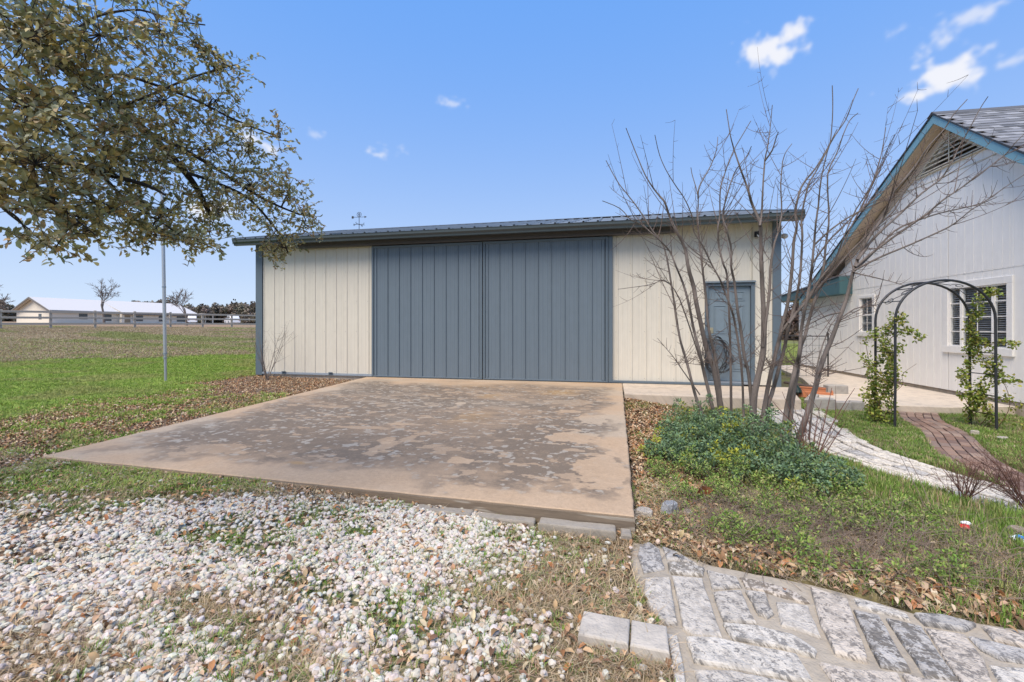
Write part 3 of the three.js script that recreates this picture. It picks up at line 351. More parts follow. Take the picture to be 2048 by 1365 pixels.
{
  const line = (a, b, s, far) => { const o = []; for (let v = a; v <= b + 1e-6; v += s) o.push(v); let st = s * 1.25; while (o[o.length - 1] < far) { o.push(o[o.length - 1] + st); st *= 1.16; } st = s * 1.25; while (o[0] > -far) { o.unshift(o[0] - st); st *= 1.16; } return o; };
  const xs = line(-13, 7, 0.09, 650), zs = line(-4, 10.4, 0.09, 650), nx = xs.length, nz = zs.length, pos = [], col = [], uv = [], idx = [];
  for (let j = 0; j < nz; j++) for (let i = 0; i < nx; i++) {
    const x = xs[i], z = zs[j], near = x > -30 && x < 16 && z > -20 && z < 14;
    const bump = near ? (fbm(x * 3, z * 3, 4, 5) - 0.5) * 0.035 : (fbm(x * 0.2, z * 0.2, 3, 5) - 0.5) * 0.12;
    pos.push(x, groundY(x, z) + bump - (paved(x, z) ? 0.12 : 0), z); uv.push(x, z);
    const c = cover(x, z); let r = 0.15, g = 0.11, b = 0.075;
    const mix = (k, R, G, B) => { k = clamp(k); r = lerp(r, R, k); g = lerp(g, G, k); b = lerp(b, B, k); };
    mix(c.dead * 0.6, 0.25, 0.19, 0.115); mix(c.green * 0.8, 0.21, 0.30, 0.055); mix(c.leaf * 0.5, 0.19, 0.125, 0.08); mix(c.gravel * 0.6, 0.3, 0.26, 0.215);
    mix(c.field * 0.85, ...(() => { const k = fbm(x * 0.16, z * 0.3, 4, 33), k2 = fbm(x * 0.5, z * 1.2, 3, 43); return k > 0.56 ? [0.25, 0.26, 0.10] : [lerp(0.33, 0.42, k2), lerp(0.27, 0.34, k2), lerp(0.175, 0.23, k2)]; })());
    const far = sstep(52, 60, -0.79 * x - 0.61 * (z - 10.28)); mix(far * 0.8, 0.34, 0.22, 0.14);
    col.push(r, g, b);
  }
  for (let j = 0; j < nz - 1; j++) for (let i = 0; i < nx - 1; i++) { const a = j * nx + i; idx.push(a, a + nx, a + 1, a + 1, a + nx, a + nx + 1); }
  const detail = tex(1024, 1024, (i, j) => { const a = fbm(i / 8, j / 8, 4, 7, 128), b = fbm(i / 64, j / 64, 4, 8, 16), h = hash2(i >> 1, j >> 1, 6); const v = 0.52 + 0.62 * a * (0.6 + 0.8 * b) + 0.16 * (h - 0.5); return [v * 1.02, v, v * 0.95]; }, true, [0.4, 0.4]);
  const bumpT = tex(512, 512, (i, j) => fbm(i / 8, j / 8, 5, 17, 64), false, [0.7, 0.7]);
  structure('ground', meshOf(pos, idx, uv, col), new THREE.MeshStandardMaterial({ vertexColors: true, map: detail, bumpMap: bumpT, bumpScale: 0.02, roughness: 0.95 }));
}
// ---------------------------------------------------------------- concrete driveway, door walk, house patio
{
  // stains mapped over the slab: u along x from -6.1, v along z
  const w = 1152, h = 1344, X0 = -6.0, Z0 = 0.0, SX = 6.4, SZ = 7.4;
  const blobs = [[-4.35, 4.05, 0.42, 0.10, 0.5], [-3.0, 5.3, 0.35, 0.06, 0.6], [-2.55, 5.0, 0.2, 0.05, 0.6], [-1.3, 6.35, 0.13, 0.10, 1], [-2.35, 3.4, 0.07, 0.1, 1], [-0.42, 5.25, 0.28, 0.34, 0.9], [-0.25, 4.2, 0.2, 0.3, 0.9], [-0.55, 3.7, 0.18, 0.1, 0.8], [-0.05, 6.3, 0.2, 0.6, 0.9], [-0.62, 2.9, 0.4, 0.3, 0.5], [-2.3, 6.1, 0.14, 0.35, 0.7], [-3.9, 6.5, 0.3, 0.14, 0.5]];
  const rust = [[-0.95, 1.8, 0.4, 0.35, 0.8], [-2.05, 2.5, 0.28, 0.35, 0.5], [-1.85, 4.4, 0.3, 0.5, 0.4], [-2.75, 6.72, 0.12, 0.05, 0.8], [-2.7, 1.3, 0.5, 0.3, 0.4]];
  const stain = tex(w, h, (i, j) => {
    const x = X0 + (i + 0.5) / w * SX, z = Z0 + (j + 0.5) / h * SZ;
    const a = fbm(x * 1.1 + 5, z * 1.1, 5, 101), b = fbm(x * 4.2, z * 4.2, 5, 111), c = fbm(x * 13, z * 13, 4, 121), f = fbm(x * 45, z * 45, 3, 131), sp = hash2(i, j, 141);
    const exl = x - lerp(-5.9, -5.28, clamp(z / 7)), exr = 0.2 - x, ez = lerp(7.05, 7.27, (x + 5.3) / 5.45) - z;
    const edge = Math.min(exl * 0.9, exr * 1.1, ez * 0.85);
    // dark algae film wherever it is not worn off the rims; its border is ragged and crisp
    const st2 = fbm(x * 1.3 + z * 0.6 + 30, z * 4.2 - x * 1.1, 5, 191), rag = edge + 0.08 + (a - 0.5) * 0.75 + (b - 0.5) * 0.42 + (c - 0.5) * 0.14;
    let alg = (0.55 * sstep(0.05, 0.8, rag) + 0.45 * sstep(0.26, 0.38, rag)) * sstep(0.1, 1.3, z + (a - 0.5) * 2.4);
    const film = lerp(1.0, 0.72, sstep(-3.2, -1.7, x + (a - 0.5) * 2.4)) + 0.34 * sstep(-1.5, -0.8, x + (b - 0.5) * 0.9) * sstep(1.8, 3.2, z + (a - 0.5) * 2) - 0.42 * sstep(0.47, 0.66, st2) * sstep(6.2, 3.5, z);
    alg *= film * (0.80 + 0.30 * sstep(0.36, 0.62, b * 0.5 + c * 0.5)) * (0.80 + 0.40 * sstep(0.3, 0.7, f)); alg = clamp(alg * 0.66 + 0.36 * sstep(0.15, 0.8, rag) * sstep(0.2, 1.6, z + (a - 0.5) * 2));
    let worn = 0; for (const [bx, bz, rx, rz, k] of blobs) { const q = Math.hypot((x - bx) / rx, (z - bz) / rz) + (b - 0.5) * 1.6 + (c - 0.5) * 0.9; worn = Math.max(worn, k * sstep(1.08, 0.92, q)); }
    const fleck = sstep(0.665, 0.68, fbm(x * 6 + 3, z * 9, 4, 151)) * 0.7; alg *= (1 - worn * 0.9) * (1 - fleck * 0.8);
    let ru = 0; for (const [bx, bz, rx, rz, k] of rust) ru = Math.max(ru, k * sstep(1.3, 0.2, Math.hypot((x - bx) / rx, (z - bz) / rz) + (b - 0.5) * 1.1));
    const pale = sstep(0.5, 0.7, fbm(x * 0.7 + 20, z * 0.9 + 4, 4, 161)) * 0.55;
    let r = lerp(0.47, 0.55, b), g = lerp(0.335, 0.415, b), bl = lerp(0.22, 0.295, b);
    r = lerp(r, 0.47, pale); g = lerp(g, 0.415, pale); bl = lerp(bl, 0.34, pale);
    r = lerp(r, 0.15, alg * 0.88); g = lerp(g, 0.12, alg * 0.88); bl = lerp(bl, 0.093, alg * 0.88);
    r = lerp(r, 0.47, ru * 0.6); g = lerp(g, 0.29, ru * 0.6); bl = lerp(bl, 0.11, ru * 0.6);
    const lich = sstep(0.64, 0.7, fbm(x * 16 + 7, z * 16, 3, 171)) * alg * 0.6; r = lerp(r, 0.5, lich); g = lerp(g, 0.47, lich); bl = lerp(bl, 0.42, lich);
    const k = 0.76 + 0.2 * f + 0.14 * (sp - 0.5); return [r * k, g * k * 0.985, bl * k * 0.93];
  });
  const cb = tex(512, 512, (i, j) => 0.6 * fbm(i / 16, j / 16, 5, 181, 32) + 0.4 * hash2(i, j, 3), false, [1.2, 1.2]);
  const uvs = (g, x0, z0, sx, sz) => { const p = g.attributes.position, u = g.attributes.uv; for (let i = 0; i < p.count; i++) { const side = p.getY(i) < -0.012; u.setXY(i, ((side ? -3.6 + p.getX(i) * 0.2 - p.getZ(i) * 0.1 : p.getX(i)) - x0) / sx, ((side ? 4.6 + p.getY(i) * 2 : p.getZ(i)) - z0) / sz); } return g; };
  const drive = new THREE.MeshStandardMaterial({ map: stain, roughness: 0.9, bumpMap: cb, bumpScale: 0.004, side: THREE.DoubleSide });
  const plainT = tex(768, 768, (i, j) => { const b = fbm(i / 48, j / 48, 5, 201, 16), c = fbm(i / 12, j / 12, 4, 211, 64), s = sstep(0.5, 0.68, b * 0.6 + c * 0.4) * 0.6; const k = 0.85 + 0.3 * c; return [lerp(0.52, 0.34, s) * k, lerp(0.44, 0.29, s) * k, lerp(0.345, 0.235, s) * k]; }, true, [0.5, 0.5]);
  M.concrete = new THREE.MeshStandardMaterial({ map: plainT, roughness: 0.9, bumpMap: cb, bumpScale: 0.004, side: THREE.DoubleSide });
  M.paleConcrete = new THREE.MeshStandardMaterial({ map: plainT, color: lin(1.12, 1.15, 1.2), roughness: 0.9, bumpMap: cb, bumpScale: 0.004, side: THREE.DoubleSide });
  M.greyConcrete = new THREE.MeshStandardMaterial({ map: plainT, color: lin(0.72, 0.8, 0.92), roughness: 0.92, bumpMap: cb, bumpScale: 0.006, side: THREE.DoubleSide });
  M.weathered = new THREE.MeshStandardMaterial({ map: plainT, color: lin(0.62, 0.66, 0.7), roughness: 0.92, bumpMap: cb, bumpScale: 0.008, side: THREE.DoubleSide });
  // a slab outline with slightly uneven, chipped rim
  const rim = (P, amp = 0.008, step = 0.07) => { const o = []; for (let i = 0; i < P.length; i++) { const a = P[i], b = P[(i + 1) % P.length], L = Math.hypot(b[0] - a[0], b[1] - a[1]), n = Math.max(1, Math.round(L / step)); for (let k = 0; k < n; k++) { const t = k / n, x = lerp(a[0], b[0], t), z = lerp(a[1], b[1], t), e = k ? (fbm(x * 9, z * 9, 3, 7) - 0.5) * 2 * amp : 0; o.push(x + e, z + e); } } return o; };
  structure('driveway_slab', uvs(slabGeo(rim(SLAB), -0.14, 0, 0.016), X0, Z0, SX, SZ), drive);
  structure('door_walk', slabGeo(rim([[0.275, 0.03], [0.27, 1.65], [3.2, 1.72], [3.62, 0.03]]), -0.3, -0.004, 0.02), M.concrete);
  // old footing left in front of the slab, broken into lengths
  const A = [-5.1, 7.1], B = [0.15, 7.31], r = rng(5); let t = 0; const foot = thing('broken_footing', 'low broken concrete footing strip along the front edge of driveway slab', 'footing', [0, 0, 0]);
  while (t < 1) { const t1 = Math.min(1, t + 0.06 + r() * 0.1), e = 0.003, q = s => [lerp(A[0], B[0], s), lerp(A[1], B[1], s)]; const [ax, az] = q(t + e), [bx, bz] = q(t1 - e), wd = 0.045 + r() * 0.025, top = -0.06 - r() * 0.02 + 0.025 * (1 - t); part(foot, 'footing_piece', slabGeo(rim([[ax, az - 0.03], [ax, az + wd], [bx, bz + wd + (r() - .5) * .01], [bx, bz - 0.03]], 0.006, 0.04), -0.2, top, 0.012), M.weathered); t = t1; }
  structure('house_patio', slabGeo(rim(HPATIO, 0.006, 0.12), -0.3, -0.12, 0.012), M.paleConcrete);
}
// ---------------------------------------------------------------- stone textures
const stoneT = [0, 1, 2, 3].map(v => tex(512, 512, (i, j) => {
  const a = fbm(i / 64, j / 64, 5, 300 + v * 11, 8), b = fbm(i / 14, j / 26, 4, 320 + v, 0), c = fbm(i / 5, j / 5, 3, 340 + v, 0), d = fbm(i / 20, j / 20, 5, 360 + v, 0);
  let r = lerp(0.42, 0.60, a), g = lerp(0.40, 0.575, a), bl = lerp(0.365, 0.53, a);
  const lich = sstep([0.60, 0.555, 0.50, 0.43][v], [0.68, 0.63, 0.6, 0.54][v], d * 0.62 + c * 0.38);   // black and grey lichen in blotches
  const dk = v === 3 ? [0.12, 0.105, 0.085] : [0.15, 0.145, 0.14];
  r = lerp(r, dk[0], lich * 0.85); g = lerp(g, dk[1], lich * 0.85); bl = lerp(bl, dk[2], lich * 0.85);
  const grey = sstep(0.45, 0.7, b) * 0.45; r = lerp(r, 0.24, grey); g = lerp(g, 0.225, grey); bl = lerp(bl, 0.205, grey);
  const k = 0.88 + 0.24 * c; return [r * k, g * k, bl * k];
}, true, [1.6, 1.6]));
const stoneB = tex(512, 512, (i, j) => 0.65 * fbm(i / 32, j / 32, 5, 401, 16) + 0.35 * fbm(i / 6, j / 6, 3, 411, 0), false, [1.6, 1.6]);
const stoneTint = [[1, 0.97, 0.92], [1.12, 1.1, 1.05], [0.86, 0.86, 0.86], [1.05, 0.98, 0.9]];
const stoneVar = stoneT.map(t => stoneTint.map(c => new THREE.MeshStandardMaterial({ map: t, color: lin(...c), bumpMap: stoneB, bumpScale: 0.018, roughness: 0.93, side: THREE.DoubleSide })));
const stoneM = stoneT.map(t => new THREE.MeshStandardMaterial({ map: t, bumpMap: stoneB, bumpScale: 0.016, roughness: 0.93, side: THREE.DoubleSide }));
const paleM = [0, 1].map(v => new THREE.MeshStandardMaterial({ map: stoneT[v], color: lin(1.34, 1.29, 1.19), bumpMap: stoneB, bumpScale: 0.016, roughness: 0.93, side: THREE.DoubleSide }));
function roughRim(poly, amp, step, seed) { const n = poly.length / 2, o = []; for (let i = 0; i < n; i++) { const ax = poly[2 * i], az = poly[2 * i + 1], bx = poly[2 * ((i + 1) % n)], bz = poly[2 * ((i + 1) % n) + 1], L = Math.hypot(bx - ax, bz - az), k = Math.max(1, Math.round(L / step)); for (let s = 0; s < k; s++) { const t = s / k, x = lerp(ax, bx, t), z = lerp(az, bz, t); o.push(x + (fbm(x * 14, z * 14, 3, seed) - 0.5) * 2 * amp, z + (fbm(x * 14 + 50, z * 14, 3, seed + 3) - 0.5) * 2 * amp); } } return o; }
// front patio of large lichen-dark blocks bedded in mortar
{
  const bed = new THREE.Group(); bed.name = 'stone_patio'; bed.userData = { kind: 'structure' }; scene.add(bed);
  part(bed, 'mortar_bed', slabGeo(roughRim(PATIO_OUT.flat(), 0.012, 0.08, 3), -0.3, -0.122, 0.015), new THREE.MeshStandardMaterial({ map: M.concrete.map, color: lin(0.74, 0.77, 0.78), roughness: 0.95, bumpMap: stoneB, bumpScale: 0.01, side: THREE.DoubleSide }));
  const kind = [2, 1, 3, 0, 0, 1, 1, 3, 2, 0, 2, 1, 1, 3, 3, 1, 1, 2, 1, 1, 0, 1, 0, 1, 1, 0, 1, 2, 0], r = rng(8);
  PATIO.forEach((p, i) => part(bed, 'paving_stone', slabGeo(roughRim(p, 0.006, 0.045, 9 + i), -0.2, -0.104 + (r() - 0.5) * 0.014, 0.011), stoneVar[kind[i] ?? 1][Math.floor(r() * 4)]));
}
// pale limestone path curving from the door walk past the garden
{
  const path = new THREE.Group(); path.name = 'stone_path'; path.userData = { kind: 'structure' }; scene.add(path);
  const L = [0]; for (let i = 1; i < PATHC.length; i++) L.push(L[i - 1] + Math.hypot(PATHC[i][0] - PATHC[i - 1][0], PATHC[i][1] - PATHC[i - 1][1]));
  const at = (s, o) => { let i = 1; while (i < L.length - 1 && L[i] < s) i++; const t = (s - L[i - 1]) / (L[i] - L[i - 1]), a = PATHC[i - 1], b = PATHC[i], pa = PATHC[Math.max(0, i - 2)], nb = PATHC[Math.min(L.length - 1, i + 1)]; const d0 = [b[0] - pa[0], b[1] - pa[1]], d1 = [nb[0] - a[0], nb[1] - a[1]]; const dx = lerp(d0[0], d1[0], t), dz = lerp(d0[1], d1[1], t), l = Math.hypot(dx, dz); const w = lerp(PATHW[i - 1], PATHW[i], clamp(t)) * o; return [lerp(a[0], b[0], t) + dz / l * w * -1, lerp(a[1], b[1], t) + dx / l * w]; };
  const bedP = []; const N = 40; for (let k = 0; k <= N; k++) bedP.push(...at(L[L.length - 1] * k / N, 1.0)); for (let k = N; k >= 0; k--) bedP.push(...at(L[L.length - 1] * k / N, -1.0));
  const yb = -0.235; part(path, 'path_bed', slabGeo(bedP, -0.45, yb, 0.01), std(lin(0.20, 0.165, 0.115), 0.95, { map: M.concrete.map }));
  const r = rng(21), lanes = [-1.04, -0.62, -0.16, 0.3, 0.68, 1.04]; const total = L[L.length - 1];
  for (let q = 0; q < lanes.length - 1; q++) { let s = 0.02 + r() * 0.2; while (s < total - 0.1) { const len = 0.2 + r() * 0.3, s1 = Math.min(total - 0.03, s + len), j = () => (r() - 0.5) * 0.1, g = 0.042; const o0 = lanes[q] + g, o1 = lanes[q + 1] - g; const e0 = q === 0 ? (r() - .5) * .34 : 0, e1 = q === lanes.length - 2 ? (r() - .5) * .34 : 0; const m = (s + s1) / 2; const P = [at(s + 0.018, o0 + e0 + j() * .3), at(m, o0 + e0), at(s1 - 0.012, o0 + e0 + j() * .3), at(s1 - 0.012 + j() * .3, o1 + e1), at(m, o1 + e1 + j() * .2), at(s + 0.012 + j() * .3, o1 + e1)].flat(); part(path, 'path_stone', slabGeo(roughRim(P, 0.006, 0.06, 31 + q), -0.4, -0.185 + (r() - 0.5) * 0.016, 0.010), r() < 0.75 ? paleM[r() < 0.6 ? 0 : 1] : stoneM[r() < .5 ? 0 : 1]); s = s1; } }
}
// red brick path winding under the garden arch
{
  const path = new THREE.Group(); path.name = 'brick_path'; path.userData = { kind: 'structure' }; scene.add(path);
  const C = new THREE.CatmullRomCurve3(BRICKC.map(p => new THREE.Vector3(p[0], 0, p[1]))), len = C.getLength(), r = rng(31);
  const mats = [[0.24, 0.15, 0.11], [0.30, 0.20, 0.15], [0.19, 0.125, 0.10], [0.34, 0.245, 0.19], [0.25, 0.18, 0.145]].map(c => std(lin(...c), 0.92, { map: grain, bumpMap: rough1, bumpScale: 0.006 }));
  const at = (s, o) => { const u = clamp(s / len), p = C.getPointAt(u), t = C.getTangentAt(u); return [p.x - t.z * o, p.z + t.x * o]; };
  const bedP = []; for (let k = 0; k <= 40; k++) bedP.push(...at(len * k / 40, 0.262)); for (let k = 40; k >= 0; k--) bedP.push(...at(len * k / 40, -0.262));
  part(path, 'path_bed', slabGeo(bedP, -0.45, -0.248, 0.01), std(lin(0.22, 0.17, 0.12), 0.95, { map: M.concrete.map }));
  for (let q = 0; q < 5; q++) { const o0 = -0.252 + q * 0.102, o1 = o0 + 0.091; let s = q % 2 ? 0.1 : 0; while (s < len - 0.02) { const s1 = Math.min(len, s + 0.2), y = -0.222 + (r() - 0.5) * 0.014; const P = [...at(s + 0.009, o0), ...at(s1 - 0.009, o0 + (r() - .5) * .008), ...at(s1 - 0.009, o1), ...at(s + 0.009, o1 + (r() - .5) * .008)]; part(path, 'brick', slabGeo(P, -0.4, y, 0.006), mats[Math.floor(r() * mats.length)]); s = s1; } }
}
// ---------------------------------------------------------------- the metal barn
// ribbed sheet between xa and xb (x across, y up, relief along +z); ribs sit at multiples of pitch from x0
function ribbed(xa, xb, ya, yb, { pitch = 0.305, x0 = 0, h = 0.022, foot = 0.062, top = 0.026, minor = 2, mh = 0.0022, yaL = null } = {}) {
  const P = []; P.push([xa, 0]);
  const add = (x, z) => { if (x > xa + 1e-4 && x < xb - 1e-4) P.push([x, z]); };
  for (let k = Math.floor((xa - x0) / pitch) - 1; k <= Math.ceil((xb - x0) / pitch) + 1; k++) {
    const c = x0 + k * pitch; add(c - foot / 2, 0); add(c - top / 2, h); add(c + top / 2, h); add(c + foot / 2, 0);
    for (let m = 1; m <= minor; m++) { const q = c + pitch * m / (minor + 1); add(q - 0.016, 0); add(q - 0.008, mh); add(q + 0.008, mh); add(q + 0.016, 0); }
  }
  P.push([xb, 0]); P.sort((a, b) => a[0] - b[0]);
  const pos = [], uv = []; for (let i = 0; i < P.length - 1; i++) { const [a, za] = P[i], [b, zb] = P[i + 1]; for (const [x, y, z] of [[a, ya, za], [b, ya, zb], [b, yb, zb], [a, ya, za], [b, yb, zb], [a, yb, za]]) { pos.push(x, y, z); uv.push(x, y); } }
  return meshOf(pos, null, uv);
}
const dome = (x, y, z, r) => { const g = new THREE.SphereGeometry(r, 6, 3, 0, 6.29, 0, Math.PI / 2); g.rotateX(Math.PI / 2); g.scale(1, 1, 0.6); g.translate(x, y, z); return g; };
const BX0 = -9.17, BX1 = 3.43, WT = 3.42;
{
  const barn = thing('metal_barn', 'long cream metal barn with slate blue sliding doors and dark gutter', 'barn');
  part(barn, 'foundation', box(BX0 - 0.02, BX1 + 0.02, -0.6, -0.01, -9.2, -0.004, 0.01), M.concrete);
  // front wall: three-foot sheets
  const fw = sub(barn, 'front_wall'); const ribX = -8.66, ribPitch = 0.3045;
  const sheet = (a, b, y0, y1) => { const g = ribbed(a, b, y0, y1, { x0: ribX, pitch: ribPitch, h: 0.016, foot: 0.042, top: 0.02 }); part(fw, 'wall_panel', g, M.cream); };
  const cuts = []; for (let x = ribX + ribPitch * 0.5 - 0.9135; x < BX1; x += 0.9135) cuts.push(x);
  const edges = [BX0 + 0.02, ...cuts.filter(c => c > BX0 + 0.1 && c < BX1 - 0.1), BX1 - 0.02].sort((a, b) => a - b);
  const DL = 2.03, DR = 2.92, DT = 2.135;
  for (let i = 0; i < edges.length - 1; i++) { const a = edges[i], b = edges[i + 1] - 0.0015; if (b < DL || a > DR) sheet(a, b, 0.02, WT); else { if (a < DL) sheet(a, DL, 0.02, WT); sheet(Math.max(a, DL), Math.min(b, DR), DT, WT); if (b > DR) sheet(DR, b, 0.02, WT); } }
  { const sc = []; for (const y of [0.11, 1.13, 1.89, 2.64]) for (let k = -2; k < 42; k++) { const x = ribX + k * ribPitch - 0.034; if (x < -9 || x > 3.3 || (x > -5.9 && x < 0.1) || (x > 1.9 && x < 3.0 && y < 2.3)) continue; sc.push(dome(x, y + (hash2(k, y * 10) - 0.5) * 0.012, 0.001, 0.0085)); } const o = part(fw, 'wall_screws', merge(sc), M.screw); o.userData.kind = 'stuff'; }
  // other walls
  const side = (name, x) => { const g = ribbed(-9.18, 0, 0.02, WT, { h: x < -5 ? -0.02 : 0.02 }); g.rotateY(-Math.PI / 2); g.scale(1, 1, -1); g.rotateY(0); const p = g.attributes.position; for (let i = 0; i < p.count; i++) p.setXYZ(i, x + Math.abs(p.getX(i)) * (x < -5 ? -1 : 1), p.getY(i), -Math.abs(p.getZ(i))); g.computeVertexNormals(); part(barn, name, g, M.cream); };
  side('side_wall', BX0); side('side_wall', BX1);
  part(barn, 'rear_wall', box(BX0, BX1, 0.02, WT, -9.22, -9.18), M.cream);
  for (const x of [BX0, BX1]) { const pos = []; for (const [y, z] of [[WT, 0], [WT, -9.2], [4.68, -4.6]]) pos.push(x, y, z); part(barn, 'gable_sheet', meshOf(pos, null), M.cream); }
  // corner trims, base rails
  part(barn, 'corner_trim', merge([box(BX0 - 0.03, BX0 + 0.17, -0.03, WT, 0.001, 0.045), box(BX0 - 0.03, BX0 - 0.001, -0.03, WT, -0.17, 0)]), M.slateTrim);
  part(barn, 'corner_trim', merge([box(BX1 - 0.13, BX1 + 0.03, -0.03, WT, 0.001, 0.045), box(BX1 + 0.001, BX1 + 0.03, -0.03, WT, -0.17, 0)]), M.slateTrim);
  part(barn, 'base_rail', merge([box(-9.0, -5.8, 0.0, 0.035, 0.024, 0.055), box(-9.0, -5.8, 0.035, 0.06, 0.024, 0.032)]), M.galv);
  part(barn, 'base_rail', merge([box(0.06, 2.72, 0.004, 0.055, 0.026, 0.075)]), M.slateTrim);
  for (const x of [-8.32, -6.95]) { const b = merge([box(x - 0.06, x + 0.06, 0.02, 0.075, 0.056, 0.066), box(x - 0.045, x + 0.05, 0.075, 0.088, 0.05, 0.1)]); part(barn, 'door_guide', b, M.slateTrim); }
  // sliding door track hood across the front
  part(barn, 'track_hood', extrudeX([[0.024, 3.46], [0.19, 3.44], [0.20, 3.27], [0.185, 3.255], [0.03, 3.262]], -7.86, 1.36), M.bronze);
  // two sliding doors
  const door = (x0, x1, label, kind) => {
    const d = sub(barn, 'sliding_door'); d.userData.label = label; const z = 0.07, y0 = 0.005, y1 = 3.245;
    part(d, 'door_core', box(x0 + 0.01, x1 - 0.01, y0 + 0.01, y1 - 0.01, z - 0.035, z - 0.004), M.slateTrim);
    const n = 3, w = (x1 - x0 - 0.1) / n, px = x0 + (kind ? 0.09 : 0.12);
    for (let i = 0; i < n; i++) { const g = ribbed(x0 + 0.05 + w * i, x0 + 0.05 + w * (i + 1) - 0.001, y0 + 0.03, y1 - 0.05, { x0: px, pitch: 0.3035, h: 0.024, foot: 0.036, top: 0.018, mh: 0.003 }); g.translate(0, 0, z); part(d, 'door_sheet', g, M.slate); }
    part(d, 'door_stile', box(x0, x0 + 0.052, y0, y1, z - 0.03, z + 0.028), M.slateTrim);
    part(d, 'door_stile', box(x1 - 0.052, x1, y0, y1, z - 0.03, z + 0.028), M.slateTrim);
    part(d, 'door_rail', box(x0 + 0.053, x1 - 0.053, y1 - 0.055, y1, z - 0.03, z + 0.026), M.slateTrim);
    part(d, 'door_rail', box(x0 + 0.053, x1 - 0.053, y0, y0 + 0.035, z - 0.03, z + 0.026), M.slateTrim);
    part(d, 'inner_batten', box(x0 + 0.075, x0 + 0.125, y0 + 0.04, y1 - 0.06, z + 0.001, z + 0.021), M.slate);
    part(d, 'inner_batten', box(x1 - 0.135, x1 - 0.085, y0 + 0.04, y1 - 0.06, z + 0.001, z + 0.021), M.slate);
    const sc = []; for (const y of [0.1, 1.13, 1.89, 2.64]) for (let x = px; x < x1 - 0.1; x += 0.3035) if (x > x0 + 0.06) sc.push(dome(x - 0.03, y, z + 0.001, 0.007)); const s = part(d, 'door_screws', merge(sc), M.slateTrim); s.userData.kind = 'stuff';
  };
  door(-5.785, -2.93, 'slate blue sliding door beside the cream wall under the oak branch', 0); door(-2.91, -0.035, 'slate blue sliding door nearest the entry door', 1);
  part(barn, 'jamb_trim', box(-0.03, 0.065, 0.002, 3.25, 0.024, 0.075), M.slateTrim);
  // entry door
  const ed = sub(barn, 'entry_door'); ed.userData.label = 'slate blue six-panel entry door behind the bare stems';
  const lx0 = 2.06, lx1 = 2.89, ly0 = 0.09, ly1 = 2.10;
  part(ed, 'door_leaf', box(lx0, lx1, ly0, ly1, -0.07, -0.03), M.doorPaint);
  const lw = lx1 - lx0, cols = [[0.13, 0.44], [0.56, 0.87]], rows = [[0.105, 0.40], [0.50, 0.80], [0.845, 0.945]];
  for (const [a, b] of cols) for (const [c, d2] of rows) { const X0 = lx0 + a * lw, X1 = lx0 + b * lw, Y0 = ly0 + c * 2.01, Y1 = ly0 + d2 * 2.01; part(ed, 'raised_panel', merge([box(X0, X1, Y0, Y0 + 0.02, -0.031, -0.02, 0.006), box(X0, X1, Y1 - 0.02, Y1, -0.031, -0.02, 0.006), box(X0, X0 + 0.02, Y0 + 0.021, Y1 - 0.021, -0.031, -0.02, 0.006), box(X1 - 0.02, X1, Y0 + 0.021, Y1 - 0.021, -0.031, -0.02, 0.006), box(X0 + 0.045, X1 - 0.045, Y0 + 0.045, Y1 - 0.045, -0.031, -0.018, 0.01)]), M.doorPaint); }
  part(ed, 'door_frame', merge([box(1.985, 2.058, 0.05, 2.17, -0.08, 0.035), box(2.892, 2.965, 0.05, 2.17, -0.08, 0.035), box(2.059, 2.891, 2.102, 2.17, -0.08, 0.035)]), M.slateTrim);
  part(ed, 'drip_cap', extrudeX([[0.036, 2.172], [0.075, 2.172], [0.07, 2.19], [0.01, 2.215], [0.01, 2.172]], 1.97, 2.98), M.slateTrim);
  part(ed, 'threshold', box(2.02, 2.93, 0.03, 0.085, -0.08, 0.05), M.galv);
  { const k = new THREE.SphereGeometry(0.033, 14, 10); k.scale(1, 1, 0.8); k.translate(2.125, 0.98, 0.025); const rose = new THREE.CylinderGeometry(0.032, 0.034, 0.012, 16); rose.rotateX(Math.PI / 2); rose.translate(2.125, 0.98, -0.024); const stem = new THREE.CylinderGeometry(0.012, 0.014, 0.04, 10); stem.rotateX(Math.PI / 2); stem.translate(2.125, 0.98, -0.005); part(ed, 'door_knob', merge([k, rose, stem]), M.brass); const db = new THREE.CylinderGeometry(0.03, 0.034, 0.02, 16); db.rotateX(Math.PI / 2); db.translate(2.125, 1.16, -0.02); const pl = box(2.085, 2.165, 1.10, 1.22, -0.03, -0.022, 0.003); part(ed, 'deadbolt', merge([db, pl]), M.brass); }
  // roof: front and back slopes of ribbed sheets
  const slope = Math.atan2(1.28, 5.05), RZ = -4.6, EZ = 0.52, RY = 4.78, EY = RY - (EZ - RZ) * Math.tan(slope), run = (EZ - RZ) / Math.cos(slope);
  const rx0 = BX0 - 0.27, rx1 = BX1 + 0.27;
  for (const [nm, fl] of [['front_roof', 1], ['rear_roof', -1]]) { const rf = sub(barn, nm); const n = 14, w = (rx1 - rx0) / n; for (let i = 0; i < n; i++) { const g = ribbed(rx0 + w * i, rx0 + w * (i + 1) - 0.001, 0, run, { pitch: 0.3045, x0: rx0 + 0.06, h: 0.032, foot: 0.07, top: 0.028 }); g.rotateX(-Math.PI / 2 + slope); if (fl > 0) g.translate(0, EY, EZ); else { const p = g.attributes.position; for (let q = 0; q < p.count; q++) p.setZ(q, -p.getZ(q)); g.translate(0, EY, 2 * RZ - EZ); g.computeVertexNormals(); } part(rf, 'roof_panel', g, M.barnRoof); } }
